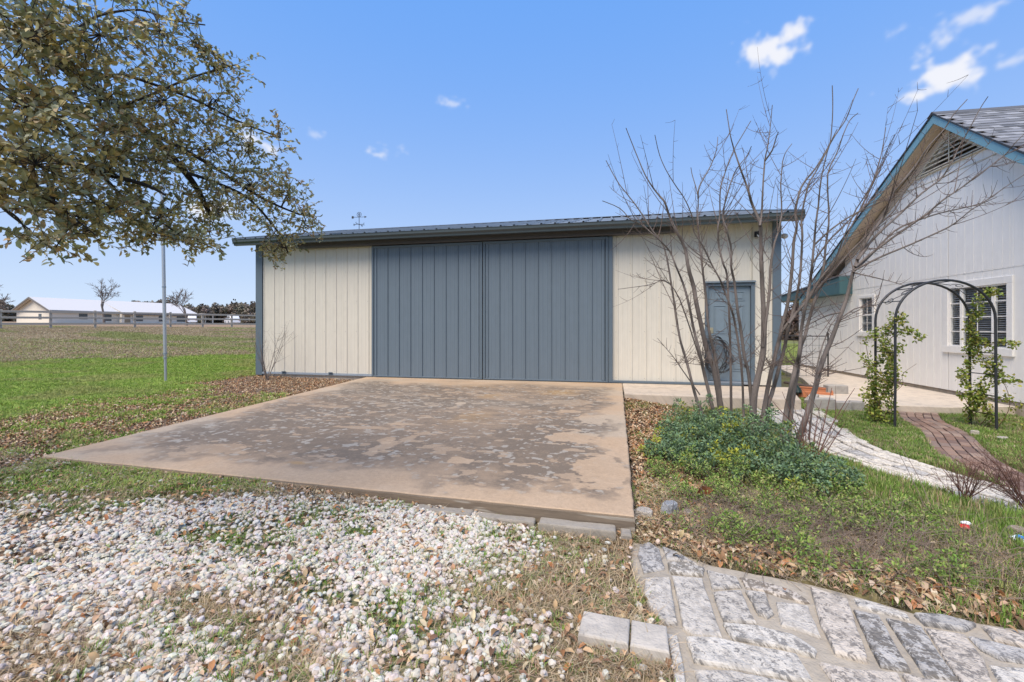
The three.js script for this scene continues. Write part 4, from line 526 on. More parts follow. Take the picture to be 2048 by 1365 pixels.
  { const rows = []; const r = rng(3); for (const s of [0.12, 1.3, 2.5, 3.7, 4.9]) for (let x = rx0 + 0.06 + 0.05; x < rx1; x += 0.3045) { const g = new THREE.CylinderGeometry(0.011, 0.013, 0.012, 6); g.rotateX(slope); g.translate(x, EY + Math.sin(slope) * s + 0.008, EZ - Math.cos(slope) * s); rows.push(g); } const o = part(barn, 'roof_screws', merge(rows), M.darkMetal); o.userData.kind = 'stuff'; }
  // near-black plugs added at the open rib ends, painting the shade inside them
  { const cl = []; for (let x = rx0 + 0.06; x < rx1 - 0.02; x += 0.3045) cl.push(extrudeX([[EZ - 0.03, EY + 0.004], [EZ - 0.004, EY - 0.002], [EZ - 0.004, EY + 0.027], [EZ - 0.03, EY + 0.034]], x - 0.017, x + 0.017)); const o = part(barn, 'rib_end_shade', merge(cl), M.dark); o.userData.kind = 'stuff'; }
  part(barn, 'ridge_cap', extrudeX([[RZ + 0.26, RY - 0.026], [RZ + 0.02, RY + 0.045], [RZ - 0.02, RY + 0.045], [RZ - 0.26, RY - 0.026], [RZ, RY + 0.032]], rx0, rx1), M.barnRoof);
  for (const x of [rx0 - 0.02, rx1 - 0.03]) { const P = [[EZ + 0.005, EY - 0.12], [EZ + 0.005, EY + 0.045], [RZ, RY + 0.05], [2 * RZ - EZ, EY + 0.045], [2 * RZ - EZ, EY - 0.12], [RZ, RY - 0.11]]; part(barn, 'rake_trim', extrudeX(P, x, x + 0.05), M.gutter); }
  part(barn, 'roof_deck', extrudeX([[EZ - 0.12, EY - 0.02], [RZ, RY - 0.05], [2 * RZ - EZ + 0.12, EY - 0.02], [2 * RZ - EZ + 0.12, EY - 0.05], [RZ, RY - 0.09], [EZ - 0.12, EY - 0.05]], rx0 + 0.05, rx1 - 0.05), M.soffit);
  part(barn, 'soffit', extrudeX([[0.03, 3.425], [EZ - 0.13, 3.385], [EZ - 0.13, 3.372], [0.03, 3.412]], BX0 - 0.2, BX1 + 0.2), M.soffit);
  // K-style gutter along the eave
  const GZ = EZ - 0.115, gp = [[GZ, 3.475], [GZ, 3.335], [GZ + 0.085, 3.335], [GZ + 0.092, 3.375], [GZ + 0.135, 3.415], [GZ + 0.14, 3.462], [GZ + 0.152, 3.478], [GZ + 0.146, 3.482], [GZ + 0.134, 3.466], [GZ + 0.128, 3.418], [GZ + 0.085, 3.38], [GZ + 0.08, 3.341], [GZ + 0.006, 3.341], [GZ + 0.006, 3.475]];
  part(barn, 'gutter', extrudeX(gp, rx0 + 0.002, rx1 - 0.002), M.gutter);
  const cap = [[GZ - 0.002, 3.478], [GZ - 0.002, 3.332], [GZ + 0.088, 3.332], [GZ + 0.096, 3.375], [GZ + 0.14, 3.413], [GZ + 0.156, 3.48]];
  for (const x of [rx0 - 0.006, rx1 - 0.001]) part(barn, 'gutter_cap', extrudeX(cap, x, x + 0.007), M.gutter);
}
// weathervane on the ridge
{
  const v = thing('weathervane', 'small black iron weathervane with arrow and compass arms on barn ridge', 'weathervane', [-8.95, 4.8, -4.6]);
  part(v, 'mast', pipe([[0, -0.05, 0], [0, 0.62, 0]], 0.011, 6), M.darkMetal);
  for (const a of [0, 1]) part(v, 'compass_arm', pipe([[-0.19 * (1 - a), 0.2, -0.19 * a], [0.19 * (1 - a), 0.2, 0.19 * a]], 0.008, 5), M.darkMetal);
  const letter = segs => merge(segs.map(([a, b]) => pipe([[a[0], a[1], 0], [b[0], b[1], 0]], 0.006, 4)));
  const L = { W: [[[-.03, .04], [-.018, -.04]], [[-.018, -.04], [0, .02]], [[0, .02], [.018, -.04]], [[.018, -.04], [.03, .04]]], E: [[[-.02, .04], [-.02, -.04]], [[-.02, .04], [.02, .04]], [[-.02, 0], [.015, 0]], [[-.02, -.04], [.02, -.04]]], N: [[[-.02, -.04], [-.02, .04]], [[-.02, .04], [.02, -.04]], [[.02, -.04], [.02, .04]]], S: [[[.02, .04], [-.02, .025]], [[-.02, .025], [.02, -.02]], [[.02, -.02], [-.02, -.04]]] };
  for (const [k, p] of [['W', [-0.2, 0.2, 0]], ['E', [0.2, 0.2, 0]], ['N', [0, 0.2, -0.2]], ['S', [0, 0.2, 0.2]]]) { const g = letter(L[k]); g.translate(...p); part(v, 'compass_letter', g, M.darkMetal); }
  part(v, 'arrow_shaft', pipe([[-0.25, 0.47, 0], [0.24, 0.46, 0]], 0.008, 5), M.darkMetal);
  { const s = new THREE.Shape([[-0.30, 0.47], [-0.29, 0.52], [-0.2, 0.5], [-0.23, 0.47], [-0.2, 0.43], [-0.29, 0.42]].map(p => new THREE.Vector2(...p))); const g = new THREE.ExtrudeGeometry(s, { depth: 0.008, bevelEnabled: false }); part(v, 'arrow_tail', g, M.darkMetal); }
  { const s = new THREE.Shape([[0.22, 0.50], [0.31, 0.46], [0.22, 0.42]].map(p => new THREE.Vector2(...p))); part(v, 'arrow_head', new THREE.ExtrudeGeometry(s, { depth: 0.008, bevelEnabled: false }), M.darkMetal); }
  { const g = new THREE.TorusGeometry(0.085, 0.009, 6, 20); g.translate(0, 0.56, 0); part(v, 'ring', g, M.darkMetal); const st = new THREE.TorusGeometry(0.04, 0.008, 5, 5); st.translate(0, 0.56, 0); part(v, 'star', st, M.darkMetal); }
}
// lights on the barn
{
  const f = thing('floodlight', 'small black and white floodlight under the eave above entry door', 'floodlight', [3.0, 3.17, 0.0]);
  part(f, 'mount_plate', box(-0.05, 0.05, -0.06, 0.06, 0.024, 0.045, 0.006), M.darkMetal);
  const hd = new THREE.CylinderGeometry(0.055, 0.04, 0.11, 14); hd.rotateX(Math.PI / 2.6); hd.translate(0.01, -0.02, 0.12); part(f, 'lamp_housing', hd, M.darkMetal);
  const ln = new THREE.CylinderGeometry(0.05, 0.05, 0.012, 14); ln.rotateX(Math.PI / 2.6); ln.translate(0.01, -0.042, 0.178); part(f, 'lens', ln, M.trimWhite);
  part(f, 'arm', pipe([[0, 0, 0.04], [0.005, -0.01, 0.09]], 0.014, 8), M.darkMetal);
  const s = thing('side_lamp', 'round cream lamp on the outer corner of barn below gutter end', 'lamp', [3.47, 3.13, -0.08]);
  part(s, 'lamp_base', box(-0.012, 0.02, -0.05, 0.05, -0.05, 0.05, 0.006), M.soffit);
  const gl = new THREE.SphereGeometry(0.07, 16, 10); gl.scale(1, 0.8, 0.8); gl.translate(0.09, 0, 0); part(s, 'lamp_bowl', gl, M.soffit);
}
// tangle of wire and dry vine hung by the entry door
{
  const r = rng(61), t = thing('wire_coil', 'loose tangled coil of dark wire hanging against the entry door', 'wire coil', [2.2, 0.62, 0.12]);
  for (let k = 0; k < 11; k++) { const P = [], R = 0.2 + r() * 0.13, ox = (r() - 0.5) * 0.09, oy = (r() - 0.5) * 0.12, ph = r() * 6.28, tl = (r() - 0.5) * 0.5, n = 30, sp = 0.9 + r() * 0.35; for (let i = 0; i <= n; i++) { const a = ph + i / n * 6.28 * sp, q = R * (1 + 0.12 * Math.sin(a * 3 + k)); P.push([ox + Math.cos(a) * q * 0.82, oy + Math.sin(a) * q * 1.25, Math.sin(a * 2 + k) * 0.04 + tl * Math.cos(a) * 0.1]); } part(t, 'wire_loop', pipe(P, 0.0045 + r() * 0.003, 5), M.darkMetal); }
  for (let k = 0; k < 5; k++) { const P = []; const x = -0.3 + r() * 0.6; for (let i = 0; i < 9; i++) P.push([x + Math.sin(i * 0.9 + k) * 0.06, 0.2 - i * 0.07, 0.02 + 0.03 * Math.sin(i + k)]); part(t, 'wire_loop', pipe(P, 0.004, 5), M.darkMetal); }
}
// black drain elbow at the barn corner
{
  const d = thing('drain_elbow', 'dark green corrugated drain elbow at the foot of barn corner', 'drain pipe', [3.62, -0.12, 0.0]);
  const P = []; for (let i = 0; i <= 16; i++) { const a = i / 16 * 1.7; const rr = 0.075 + (i % 2 ? 0.006 : -0.003); P.push(0.02 + Math.sin(a) * 0.12, 0.02 + Math.cos(a) * 0.12, -0.02 + a * 0.05, rr); }
  part(d, 'elbow', tube(P, 14), std(lin(0.012, 0.028, 0.024), 0.3)); const rimG = new THREE.TorusGeometry(0.08, 0.01, 6, 16); rimG.rotateY(1.2); rimG.translate(0.14, 0.005, 0.06); part(d, 'collar', rimG, std(lin(0.012, 0.028, 0.024), 0.35));
}
// ---------------------------------------------------------------- the white house (local x runs along the gable wall towards the camera, y up, z out of the wall)
const HOUSE_ORIGIN = [6.494, 0, -7.218], HOUSE_TURN = Math.atan2(-0.9992, 0.03994);
{
  const h = thing('white_house', 'white board-sided house with teal gable trim and grey shingle roof', 'house', HOUSE_ORIGIN, HOUSE_TURN);
  const T0 = -0.07, T1 = 12.2, PK = 6.73, WP = 5.18;             // far corner, near corner, peak, wall height at the peak
  const sl = 0.568, sr = 0.79, top = t => t < PK ? WP - sl * (PK - t) : WP - sr * (t - PK);
  const base = -0.05, EAVE = 2.18;
  const wallTop = t => Math.max(t < PK ? EAVE : 0.9, top(t));
  part(h, 'foundation', box(T0 - 0.02, T1, -0.7, base - 0.012, -8, -0.03, 0.006), M.concrete);
  const wall = sub(h, 'gable_wall');
  // sheathing behind the boards
  const holes = [[3.6, 4.15, 1.11, 2.01], [6.66, 7.98, 0.85, 2.0]];
  { const s = new THREE.Shape([[T0, base], [T1, base], [T1, wallTop(T1)], [PK, WP], [T0 + (EAVE - top(T0)) / sl, EAVE], [T0, EAVE]].map(p => new THREE.Vector2(...p))); s.holes.push(new THREE.Path([[5.8, 4.555], [6.73, 5.08], [7.45, 4.555]].map(p => new THREE.Vector2(...p)))); for (const [a, b, c, d] of holes) s.holes.push(new THREE.Path([[a, c], [a, d], [b, d], [b, c]].map(p => new THREE.Vector2(...p)))); const g = new THREE.ExtrudeGeometry(s, { depth: 0.1, bevelEnabled: false }); g.translate(0, 0, -0.112); part(wall, 'sheathing', g, M.whitePaint); }
  // vertical grooved boards, three tiers parted by drip joints
  const tiers = [[base, 2.275], [2.29, 4.345], [4.362, 9]];
  const cutsT = []; for (let t = T0; t < 8.95; t += 0.2035) cutsT.push(t); for (const [a, b] of holes) cutsT.push(a - 0.03, b + 0.03); cutsT.sort((a, b) => a - b);
  const board = (a, b, y0, y1a, y1b) => { if (y1a - y0 < 0.02 && y1b - y0 < 0.02) return; const g = 0.0015, z = 0.0; const pos = [], uv = []; const A = a + g, B = b - g, c = 0.003; const P = [[A, y0], [B, y0], [B, Math.max(y0, y1b)], [A, Math.max(y0, y1a)]], I = [[A + c, y0 + c], [B - c, y0 + c], [B - c, Math.max(y0, y1b - c)], [A + c, Math.max(y0, y1a - c)]]; const tri = (...q) => { for (const p of q) { pos.push(...p); uv.push(p[0], p[1]); } }; const f = (p, z) => [p[0], p[1], z]; tri(f(I[0], z), f(I[1], z), f(I[2], z)); tri(f(I[0], z), f(I[2], z), f(I[3], z)); for (let i = 0; i < 4; i++) { const j = (i + 1) % 4; tri(f(P[i], -0.006), f(P[j], -0.006), f(I[j], z)); tri(f(P[i], -0.006), f(I[j], z), f(I[i], z)); } part(wall, 'siding_board', meshOf(pos, null, uv), M.whitePaint); };
  for (let i = 0; i < cutsT.length - 1; i++) { const a = cutsT[i], b = cutsT[i + 1]; if (b - a < 0.03) continue; const m = (a + b) / 2; const hole = holes.find(q => m > q[0] - 0.03 && m < q[1] + 0.03);
    for (const [y0, y1] of tiers) { const cap = m > 5.72 && m < 7.66 ? 4.55 : 99, ta = Math.min(y1, cap, wallTop(a) - 0.002), tb = Math.min(y1, cap, wallTop(b) - 0.002); if (Math.max(ta, tb) <= y0) continue; if (hole && y0 < 1) { board(a, b, y0, hole[2], hole[2]); board(a, b, hole[3], ta, tb); } else board(a, b, y0, ta, tb); } }
  part(wall, 'near_siding', (() => { const s = new THREE.Shape([[8.96, base], [T1, base], [T1, wallTop(T1)], [8.96, wallTop(8.96)]].map(p => new THREE.Vector2(...p))); const g = new THREE.ExtrudeGeometry(s, { depth: 0.01, bevelEnabled: false }); g.translate(0, 0, -0.011); return g; })(), M.whitePaint);
  part(h, 'far_wall', box(T0, T0 + 0.1, base, EAVE, -8, -0.115), M.whitePaint);
  part(h, 'near_wall', box(T1 - 0.1, T1, base, wallTop(T1), -8, -0.115), M.whitePaint);
  part(h, 'inner_wall', box(T0 + 0.12, T1 - 0.12, base, 2.6, -2.6, -2.55), M.vent);
  part(h, 'ceiling', box(T0 + 0.12, T1 - 0.12, 2.5, 2.55, -7.9, -0.13), M.vent);
  part(h, 'rear_wall', box(T0, T1, base, 5.2, -8.1, -8.0), M.whitePaint);
  // roof: peak line at outer edge 5.57
  const RP = 5.57, o = 0.33, back = -8;
  const RL = t => RP - sl * (PK - t), RR = t => RP - sr * (t - PK);
  const LE = 0.75, NE = T1 + 0.45;
  const prism = (pts, z0, z1) => { const s = new THREE.Shape(pts.map(p => new THREE.Vector2(...p))); const g = new THREE.ExtrudeGeometry(s, { depth: z1 - z0, bevelEnabled: false }); g.translate(0, 0, z0); return g; };
  const roof = sub(h, 'roof');
  part(roof, 'roof_deck', prism([[LE, RL(LE) - 0.02], [PK, RP - 0.02], [NE, RR(NE) - 0.02], [NE, RR(NE) - 0.1], [PK, RP - 0.11], [LE, RL(LE) - 0.1]], back, o - 0.03), M.tan);
  // fascia boards on the rake
  part(h, 'rake_fascia', prism([[LE, RL(LE) - 0.015], [PK, RP - 0.015], [PK, RP - 0.19], [LE, RL(LE) - 0.19]], o - 0.028, o), M.teal);
  part(h, 'rake_fascia', prism([[PK + 0.002, RP - 0.016], [NE, RR(NE) - 0.015], [NE, RR(NE) - 0.215], [PK + 0.002, RP - 0.192]], o - 0.026, o + 0.002), M.teal);
  const drip = std(lin(0.03, 0.034, 0.04), 0.6);
  part(h, 'drip_edge', prism([[LE - 0.03, RL(LE - 0.03) + 0.02], [PK, RP + 0.022], [PK, RP - 0.014], [LE - 0.03, RL(LE - 0.03) - 0.014]], o - 0.02, o + 0.022), drip);
  part(h, 'drip_edge', prism([[PK, RP + 0.022], [NE, RR(NE) + 0.022], [NE, RR(NE) - 0.014], [PK, RP - 0.014]], o - 0.02, o + 0.022), drip);
  // soffit under the rake overhang
  const soff = (pts) => part(h, 'rake_soffit', prism(pts, 0.003, o - 0.03), M.tan);
  soff([[LE + 0.1, RL(LE + 0.1) - 0.165], [PK - 0.003, RP - 0.165], [PK - 0.003, RP - 0.18], [LE + 0.1, RL(LE + 0.1) - 0.18]]);
  soff([[PK + 0.003, RP - 0.165], [NE, RR(NE) - 0.165], [NE, RR(NE) - 0.18], [PK + 0.003, RP - 0.18]]);
  part(h, 'frieze_board', prism([[2.9, top(2.9) + 0.16], [PK - 0.02, WP + 0.16], [PK - 0.02, WP - 0.04], [2.9, top(2.9) - 0.03]], 0.003, 0.024), M.tan);
  // shingles on the near slope, laid course by course
  { const shT = tex(256, 256, (i, j) => 0.7 + 0.5 * fbm(i / 5, j / 5, 3, 501, 0) + 0.14 * hash2(i, j, 8), true, [3, 3]);
    const mats = [[0.10, 0.108, 0.125], [0.15, 0.16, 0.18], [0.20, 0.212, 0.24], [0.27, 0.285, 0.315], [0.17, 0.178, 0.195]].map(c => std(lin(...c), 0.93, { map: shT }));
    const r = rng(71), ang = Math.atan(sr), ex = 0.145; const run = (NE - PK) / Math.cos(ang); let nparts = 0; const rest = [];
    for (let c = 0; c * ex < run; c++) { const s0 = c * ex - 0.02, s1 = s0 + ex + 0.06; let z = o + 0.024 - (c % 2) * 0.12; const first = z; while (z > back) { const w = 0.13 + r() * 0.2, z1 = Math.max(back, z - w); const lift = 0.012 + r() * 0.005; const zz0 = Math.min(z, o + 0.024), g = box(0, s1 - s0, 0, lift, z1 + 0.002, zz0 - 0.002, 0.002); g.rotateZ(0.07); g.translate(s0, 0, 0); g.rotateZ(-ang); g.translate(PK, RP + 0.002, 0); if (zz0 > -2.6 && c < 17 && nparts < 300) { part(roof, 'shingle', g, mats[Math.floor(r() * 5)]); nparts++; } else rest.push(g); z = z1; } }
    const q = part(roof, 'far_shingles', merge(rest), mats[2]); q.userData.kind = 'stuff';
    part(roof, 'far_slope', prism([[LE - 0.02, RL(LE - 0.02) + 0.004], [PK, RP + 0.004], [PK, RP + 0.02], [LE - 0.02, RL(LE - 0.02) + 0.02]], back, o - 0.021), mats[1]);
    part(roof, 'ridge_shingles', prism([[PK - 0.12, RP - 0.045], [PK, RP + 0.032], [PK + 0.12, RP - 0.07], [PK + 0.12, RP - 0.05], [PK, RP + 0.046], [PK - 0.12, RP - 0.03]], back, o + 0.03), mats[0]);
    // low porch roof at the far end
    part(roof, 'porch_roof', prism([[-0.95, 2.36], [1.2, 2.50], [3.2, 2.66], [3.2, 2.69], [1.2, 2.54], [-0.95, 2.39]], -8, 0.36), mats[1]); }
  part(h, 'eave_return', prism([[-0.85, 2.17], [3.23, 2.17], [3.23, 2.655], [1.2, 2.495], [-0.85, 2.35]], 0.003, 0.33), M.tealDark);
  part(h, 'porch_soffit', box(-0.86, T0 - 0.01, 2.15, 2.168, -8, 0.32), M.tan);
  // gable vent with sloping louvres
  { const v = sub(h, 'gable_vent'), L0 = 5.79, y0 = 4.55, lim = t => top(t) + 0.12, R0 = 7.62; const yt = 5.2;
    const ys = [4.585, 4.675, 4.765, 4.855, 4.945, 5.035, 5.12]; for (const y of ys) { const l = L0 + (y - y0) / (yt - y0) * (PK - L0) + 0.02, r2 = R0 - (y - y0) / (yt - y0) * (R0 - PK) - 0.02; const g = extrudeX([[0.008, y + 0.026], [0.045, y - 0.014], [0.049, y - 0.006], [0.012, y + 0.034]], l, r2); part(v, 'louvre', g, M.vent); }
    part(v, 'vent_mullion', box(PK - 0.012, PK + 0.012, 4.56, 5.16, 0.047, 0.058, 0.003), M.vent);
    part(v, 'vent_sill', box(L0 - 0.05, R0 + 0.05, 4.525, 4.55, 0.002, 0.05, 0.004), M.vent);
    const bar = (a, b) => tube([a[0], a[1], 0.026, 0.02, b[0], b[1], 0.026, 0.02], 4); part(v, 'vent_rim', bar([L0, y0], [PK, yt + 0.02]), M.vent); part(v, 'vent_rim', bar([PK, yt + 0.02], [R0, y0]), M.vent); }
  // horizontal drip joints
  part(h, 'drip_joint', box(T0, 8.95, 2.272, 2.288, -0.01, 0.006, 0.002), M.whitePaint); part(h, 'drip_joint', box(5.3, 7.72, 4.345, 4.362, -0.01, 0.008, 0.002), M.vent);
  // windows
  const win = (x0, x1, y0, y1, tx0, tx1, ty0, ty1, units, label) => {
    const w = sub(h, 'window'); w.userData.label = label;
    const cs = (name, g, m) => part(w, name, g, m);
    cs('casing', box(tx0, tx1, y1 + 0.001, ty1, 0.001, 0.03), M.trimWhite); cs('casing', box(tx0, x0 - 0.001, y0, y1, 0.001, 0.03), M.trimWhite); cs('casing', box(x1 + 0.001, tx1, y0, y1, 0.001, 0.03), M.trimWhite);
    cs('sill', box(tx0 - 0.02, tx1 + 0.02, ty0, y0 - 0.001, 0.001, 0.045), M.trimWhite);
    for (const [a, b, kind] of units) {
      const f = 0.022, D = 0.012, B = -0.05;
      cs('sash_frame', merge([box(a - 0.03, a, y0, y1, B, D), box(b, b + 0.03, y0, y1, B, D), box(a + 0.0005, b - 0.0005, y1 - f, y1, B, D), box(a + 0.0005, b - 0.0005, y0, y0 + f, B, D)]), M.trimWhite);
      const yy0 = y0 + f, yy1 = y1 - f, mid = (yy0 + yy1) / 2; const g = new THREE.PlaneGeometry(b - a, yy1 - yy0); g.translate((a + b) / 2, mid, -0.02); cs('pane', g, M.glass);
      const bars = []; const hb = (y, t = 0.008, zz = -0.018) => bars.push(box(a, b, y - t, y + t, zz, zz + 0.012, 0.002)), vb = (x, c, d) => bars.push(box(x - 0.006, x + 0.006, c, d, -0.0185, -0.0075, 0.002));
      if (kind === 'side') { hb(lerp(yy0, yy1, 0.25)); hb(lerp(yy0, yy1, 0.5)); hb(lerp(yy0, yy1, 0.75)); }
      if (kind === 'mid') { hb(lerp(yy0, yy1, 0.25)); hb(lerp(yy0, yy1, 0.5), 0.012); hb(lerp(yy0, yy1, 0.75)); vb((a + b) / 2, yy0, yy1); }
      if (kind === 'hung') { hb(mid, 0.02); vb((a + b) / 2, yy0, yy1); hb(lerp(yy0, yy1, 0.25), 0.006); hb(lerp(yy0, yy1, 0.75), 0.006); }
      cs('muntins', merge(bars), M.trimWhite);
      // blinds behind the pane
      const st = 0.042; for (let y = yy0 + 0.01; y < yy1 - 0.02; y += st) { const s = extrudeX([[-0.075, y + 0.012], [-0.045, y - 0.006], [-0.0435, y - 0.003], [-0.0735, y + 0.015]], a + 0.004, b - 0.004); cs('blind_slat', s, M.blind); }
    }
  };
  win(3.6, 4.15, 1.11, 2.01, 3.49, 4.26, 1.0, 2.08, [[3.63, 4.12, 'hung']], 'small double-hung window with white casing');
  win(6.66, 7.98, 0.85, 2.0, 6.55, 8.09, 0.72, 2.13, [[6.69, 6.94, 'side'], [7.0, 7.65, 'mid'], [7.71, 7.95, 'side']], 'wide three-part window with white casing behind the arch');
}
// ---------------------------------------------------------------- foliage helpers
const V = (x, y, z) => new THREE.Vector3(x, y, z);
const barkT = tex(256, 256, (i, j) => { const a = fbm(i / 8, j / 32, 4, 601, 0), b = fbm(i / 24, j / 10, 3, 611, 0); return 0.62 + 0.5 * a + 0.22 * (b - 0.5); }, true, [8, 3]);
const barkB = tex(256, 256, (i, j) => fbm(i / 8, j / 22, 4, 621, 0), false, [8, 3]);
const barkM = std(lin(0.185, 0.155, 0.135), 0.9, { map: barkT, bumpMap: barkB, bumpScale: 0.006 });
const twigM = std(lin(0.13, 0.092, 0.075), 0.85);
const oakBark = std(lin(0.06, 0.05, 0.042), 0.95, { map: barkT, bumpMap: barkB, bumpScale: 0.015 });
const redTwig = std(lin(0.15, 0.075, 0.055), 0.85);
const greyTwig = std(lin(0.20, 0.17, 0.15), 0.9);
class Leaves {
  constructor() { this.p = []; this.c = []; this.i = []; }
  // a leaf of len x wid from p along d, lying across n, folded on its midrib
  add(p, d, n, len, wid, c, fold = 0.25, curl = 0.15) {
    const s = V().crossVectors(d, n).normalize(), m = V().crossVectors(s, d).normalize(), b = this.p.length / 3;
    const pt = (a, w, h) => this.p.push(p.x + d.x * a * len + s.x * w * wid + m.x * h * wid, p.y + d.y * a * len + s.y * w * wid + m.y * h * wid, p.z + d.z * a * len + s.z * w * wid + m.z * h * wid);
    pt(0, 0, 0); pt(0.38, 0.42, fold); pt(0.38, -0.42, fold); pt(0.72, 0.46, fold - curl); pt(0.72, -0.46, fold - curl); pt(1, 0, -curl * 2); pt(0.55, 0, 0);
    for (let k = 0; k < 7; k++) this.c.push(...c);
    for (const t of [[0, 1, 6], [0, 6, 2], [1, 3, 6], [2, 6, 4], [3, 5, 6], [4, 6, 5]]) this.i.push(b + t[0], b + t[1], b + t[2]);
  }
  geo() { return meshOf(this.p, this.i, null, this.c); }
}
const leafMat = (rough = 0.6, tr = 0.25) => new THREE.MeshPhysicalMaterial({ vertexColors: true, roughness: rough, transmission: tr, thickness: 0, ior: 1.3, side: THREE.DoubleSide });
const rdir = (r, up = 0) => { const a = r() * 6.2832, z = r() * 2 - 1, q = Math.sqrt(1 - z * z); return V(q * Math.cos(a), z + up, q * Math.sin(a)).normalize(); };
const jit = (c, r, k = 0.25) => { const v = 1 + (r() - 0.5) * 2 * k; return c.map((q, i) => q * v * (1 + (r() - 0.5) * 0.12)); };
// a curved twig as a flat list for tube()
function twigLine(p, d, len, r0, bend, n = 4, r1 = 0.3) { const o = []; const q = p.clone(), e = d.clone(); for (let i = 0; i <= n; i++) { o.push(q.x, q.y, q.z, r0 * lerp(1, r1, i / n)); e.addScaledVector(bend, 1 / n).normalize(); q.addScaledVector(e, len / n); } return o; }
// ---------------------------------------------------------------- the bare many-stemmed tree
{
  const t = thing('bare_tree', 'leafless multi-stemmed tree with slender grey-brown stems by the entry door', 'tree');
  const r = rng(101);
  STEMS.forEach((f, k) => {
    const line = smoothLine(f, 3), n = line.length / 4;
    for (let i = 1; i < n - 1; i++) { const w = 0.003; line[i * 4] += (r() - 0.5) * w; line[i * 4 + 2] += (r() - 0.5) * w; line[i * 4 + 3] *= 0.93 + 0.14 * r(); }
    const st = part(t, 'stem', tube(line, 8), barkM);
    const tw = [], base = 0.28; let acc = 0;
    for (let i = 1; i < n - 1; i++) {
      const a = V(line[i * 4 - 4], line[i * 4 - 3], line[i * 4 - 2]), b = V(line[i * 4], line[i * 4 + 1], line[i * 4 + 2]); const seg = b.distanceTo(a); acc += seg;
      const fr = i / n, h = b.y; if (h < 0.75 || fr > 0.8) continue;
      while (acc > 0.042) { acc -= 0.042 * (0.6 + 0.8 * r()); if (r() < 0.2) continue;
        const T = V().subVectors(b, a).normalize(), s = rdir(r); s.addScaledVector(T, -s.dot(T)).normalize(); const p = a.clone().lerp(b, r());
        const long = r() < 0.13 ? 0.28 + r() * 0.32 : 0.05 + r() * 0.15; const d = s.clone().multiplyScalar(0.9).addScaledVector(T, 0.25 + 0.45 * r()).normalize();
        const w = long > 0.25 ? 0.0042 : 0.0025 + r() * 0.001; const ln = twigLine(p, d, long * (fr > 0.85 ? 0.6 : 1), w, V((r() - 0.5) * 0.5, (h > 1.8 ? 0.7 : 0.25) + (r() - 0.5) * 0.8, (r() - 0.5) * 0.5), long > 0.25 ? 6 : 4, 0.45); tw.push(tube(ln, 4, false));
        if (long > 0.25) for (let q = 0; q < 4; q++) { const m = 1 + Math.floor(r() * 5); const pp = V(ln[m * 4], ln[m * 4 + 1], ln[m * 4 + 2]); tw.push(tube(twigLine(pp, rdir(r, 0.4), 0.05 + r() * 0.1, 0.0025, V(0, 0.4, 0), 3, 0.5), 3, false)); }
      }
    }
    const total = V(line[0], line[1], line[2]).distanceTo(V(line[n * 4 - 4], line[n * 4 - 3], line[n * 4 - 2]));
    const shoots = total > 1.5 ? 4 : total > 0.7 ? 1 : 0;
    for (let q = 0; q < shoots; q++) { const i = Math.floor(n * (0.42 + 0.45 * r())); if (line[i * 4 + 1] < 0.9) continue; const p = V(line[i * 4], line[i * 4 + 1], line[i * 4 + 2]), T = V(line[i * 4 + 4] - p.x, line[i * 4 + 5] - p.y, line[i * 4 + 6] - p.z).normalize(), s = rdir(r); s.addScaledVector(T, -s.dot(T)).normalize(); const L2 = 0.4 + 0.65 * r(), ln = twigLine(p, T.clone().multiplyScalar(0.85).addScaledVector(s, 0.45).normalize(), L2, Math.min(0.0055, line[i * 4 + 3] * 0.6), V((r() - 0.5) * 0.3, 0.38, (r() - 0.5) * 0.3), 9, 0.38); tw.push(tube(ln, 5, false)); for (let u = 0; u < 5; u++) { const m = 1 + Math.floor(r() * 9), pp = V(ln[m * 4], ln[m * 4 + 1], ln[m * 4 + 2]); tw.push(tube(twigLine(pp, T.clone().multiplyScalar(0.5).add(rdir(r)).normalize(), 0.05 + r() * 0.13, 0.0028, V(0, 0.4, 0), 3, 0.5), 3, false)); } }
    if (tw.length) { const o = part(st, 'twigs', merge(tw), twigM); o.userData.kind = 'stuff'; }
  });
}
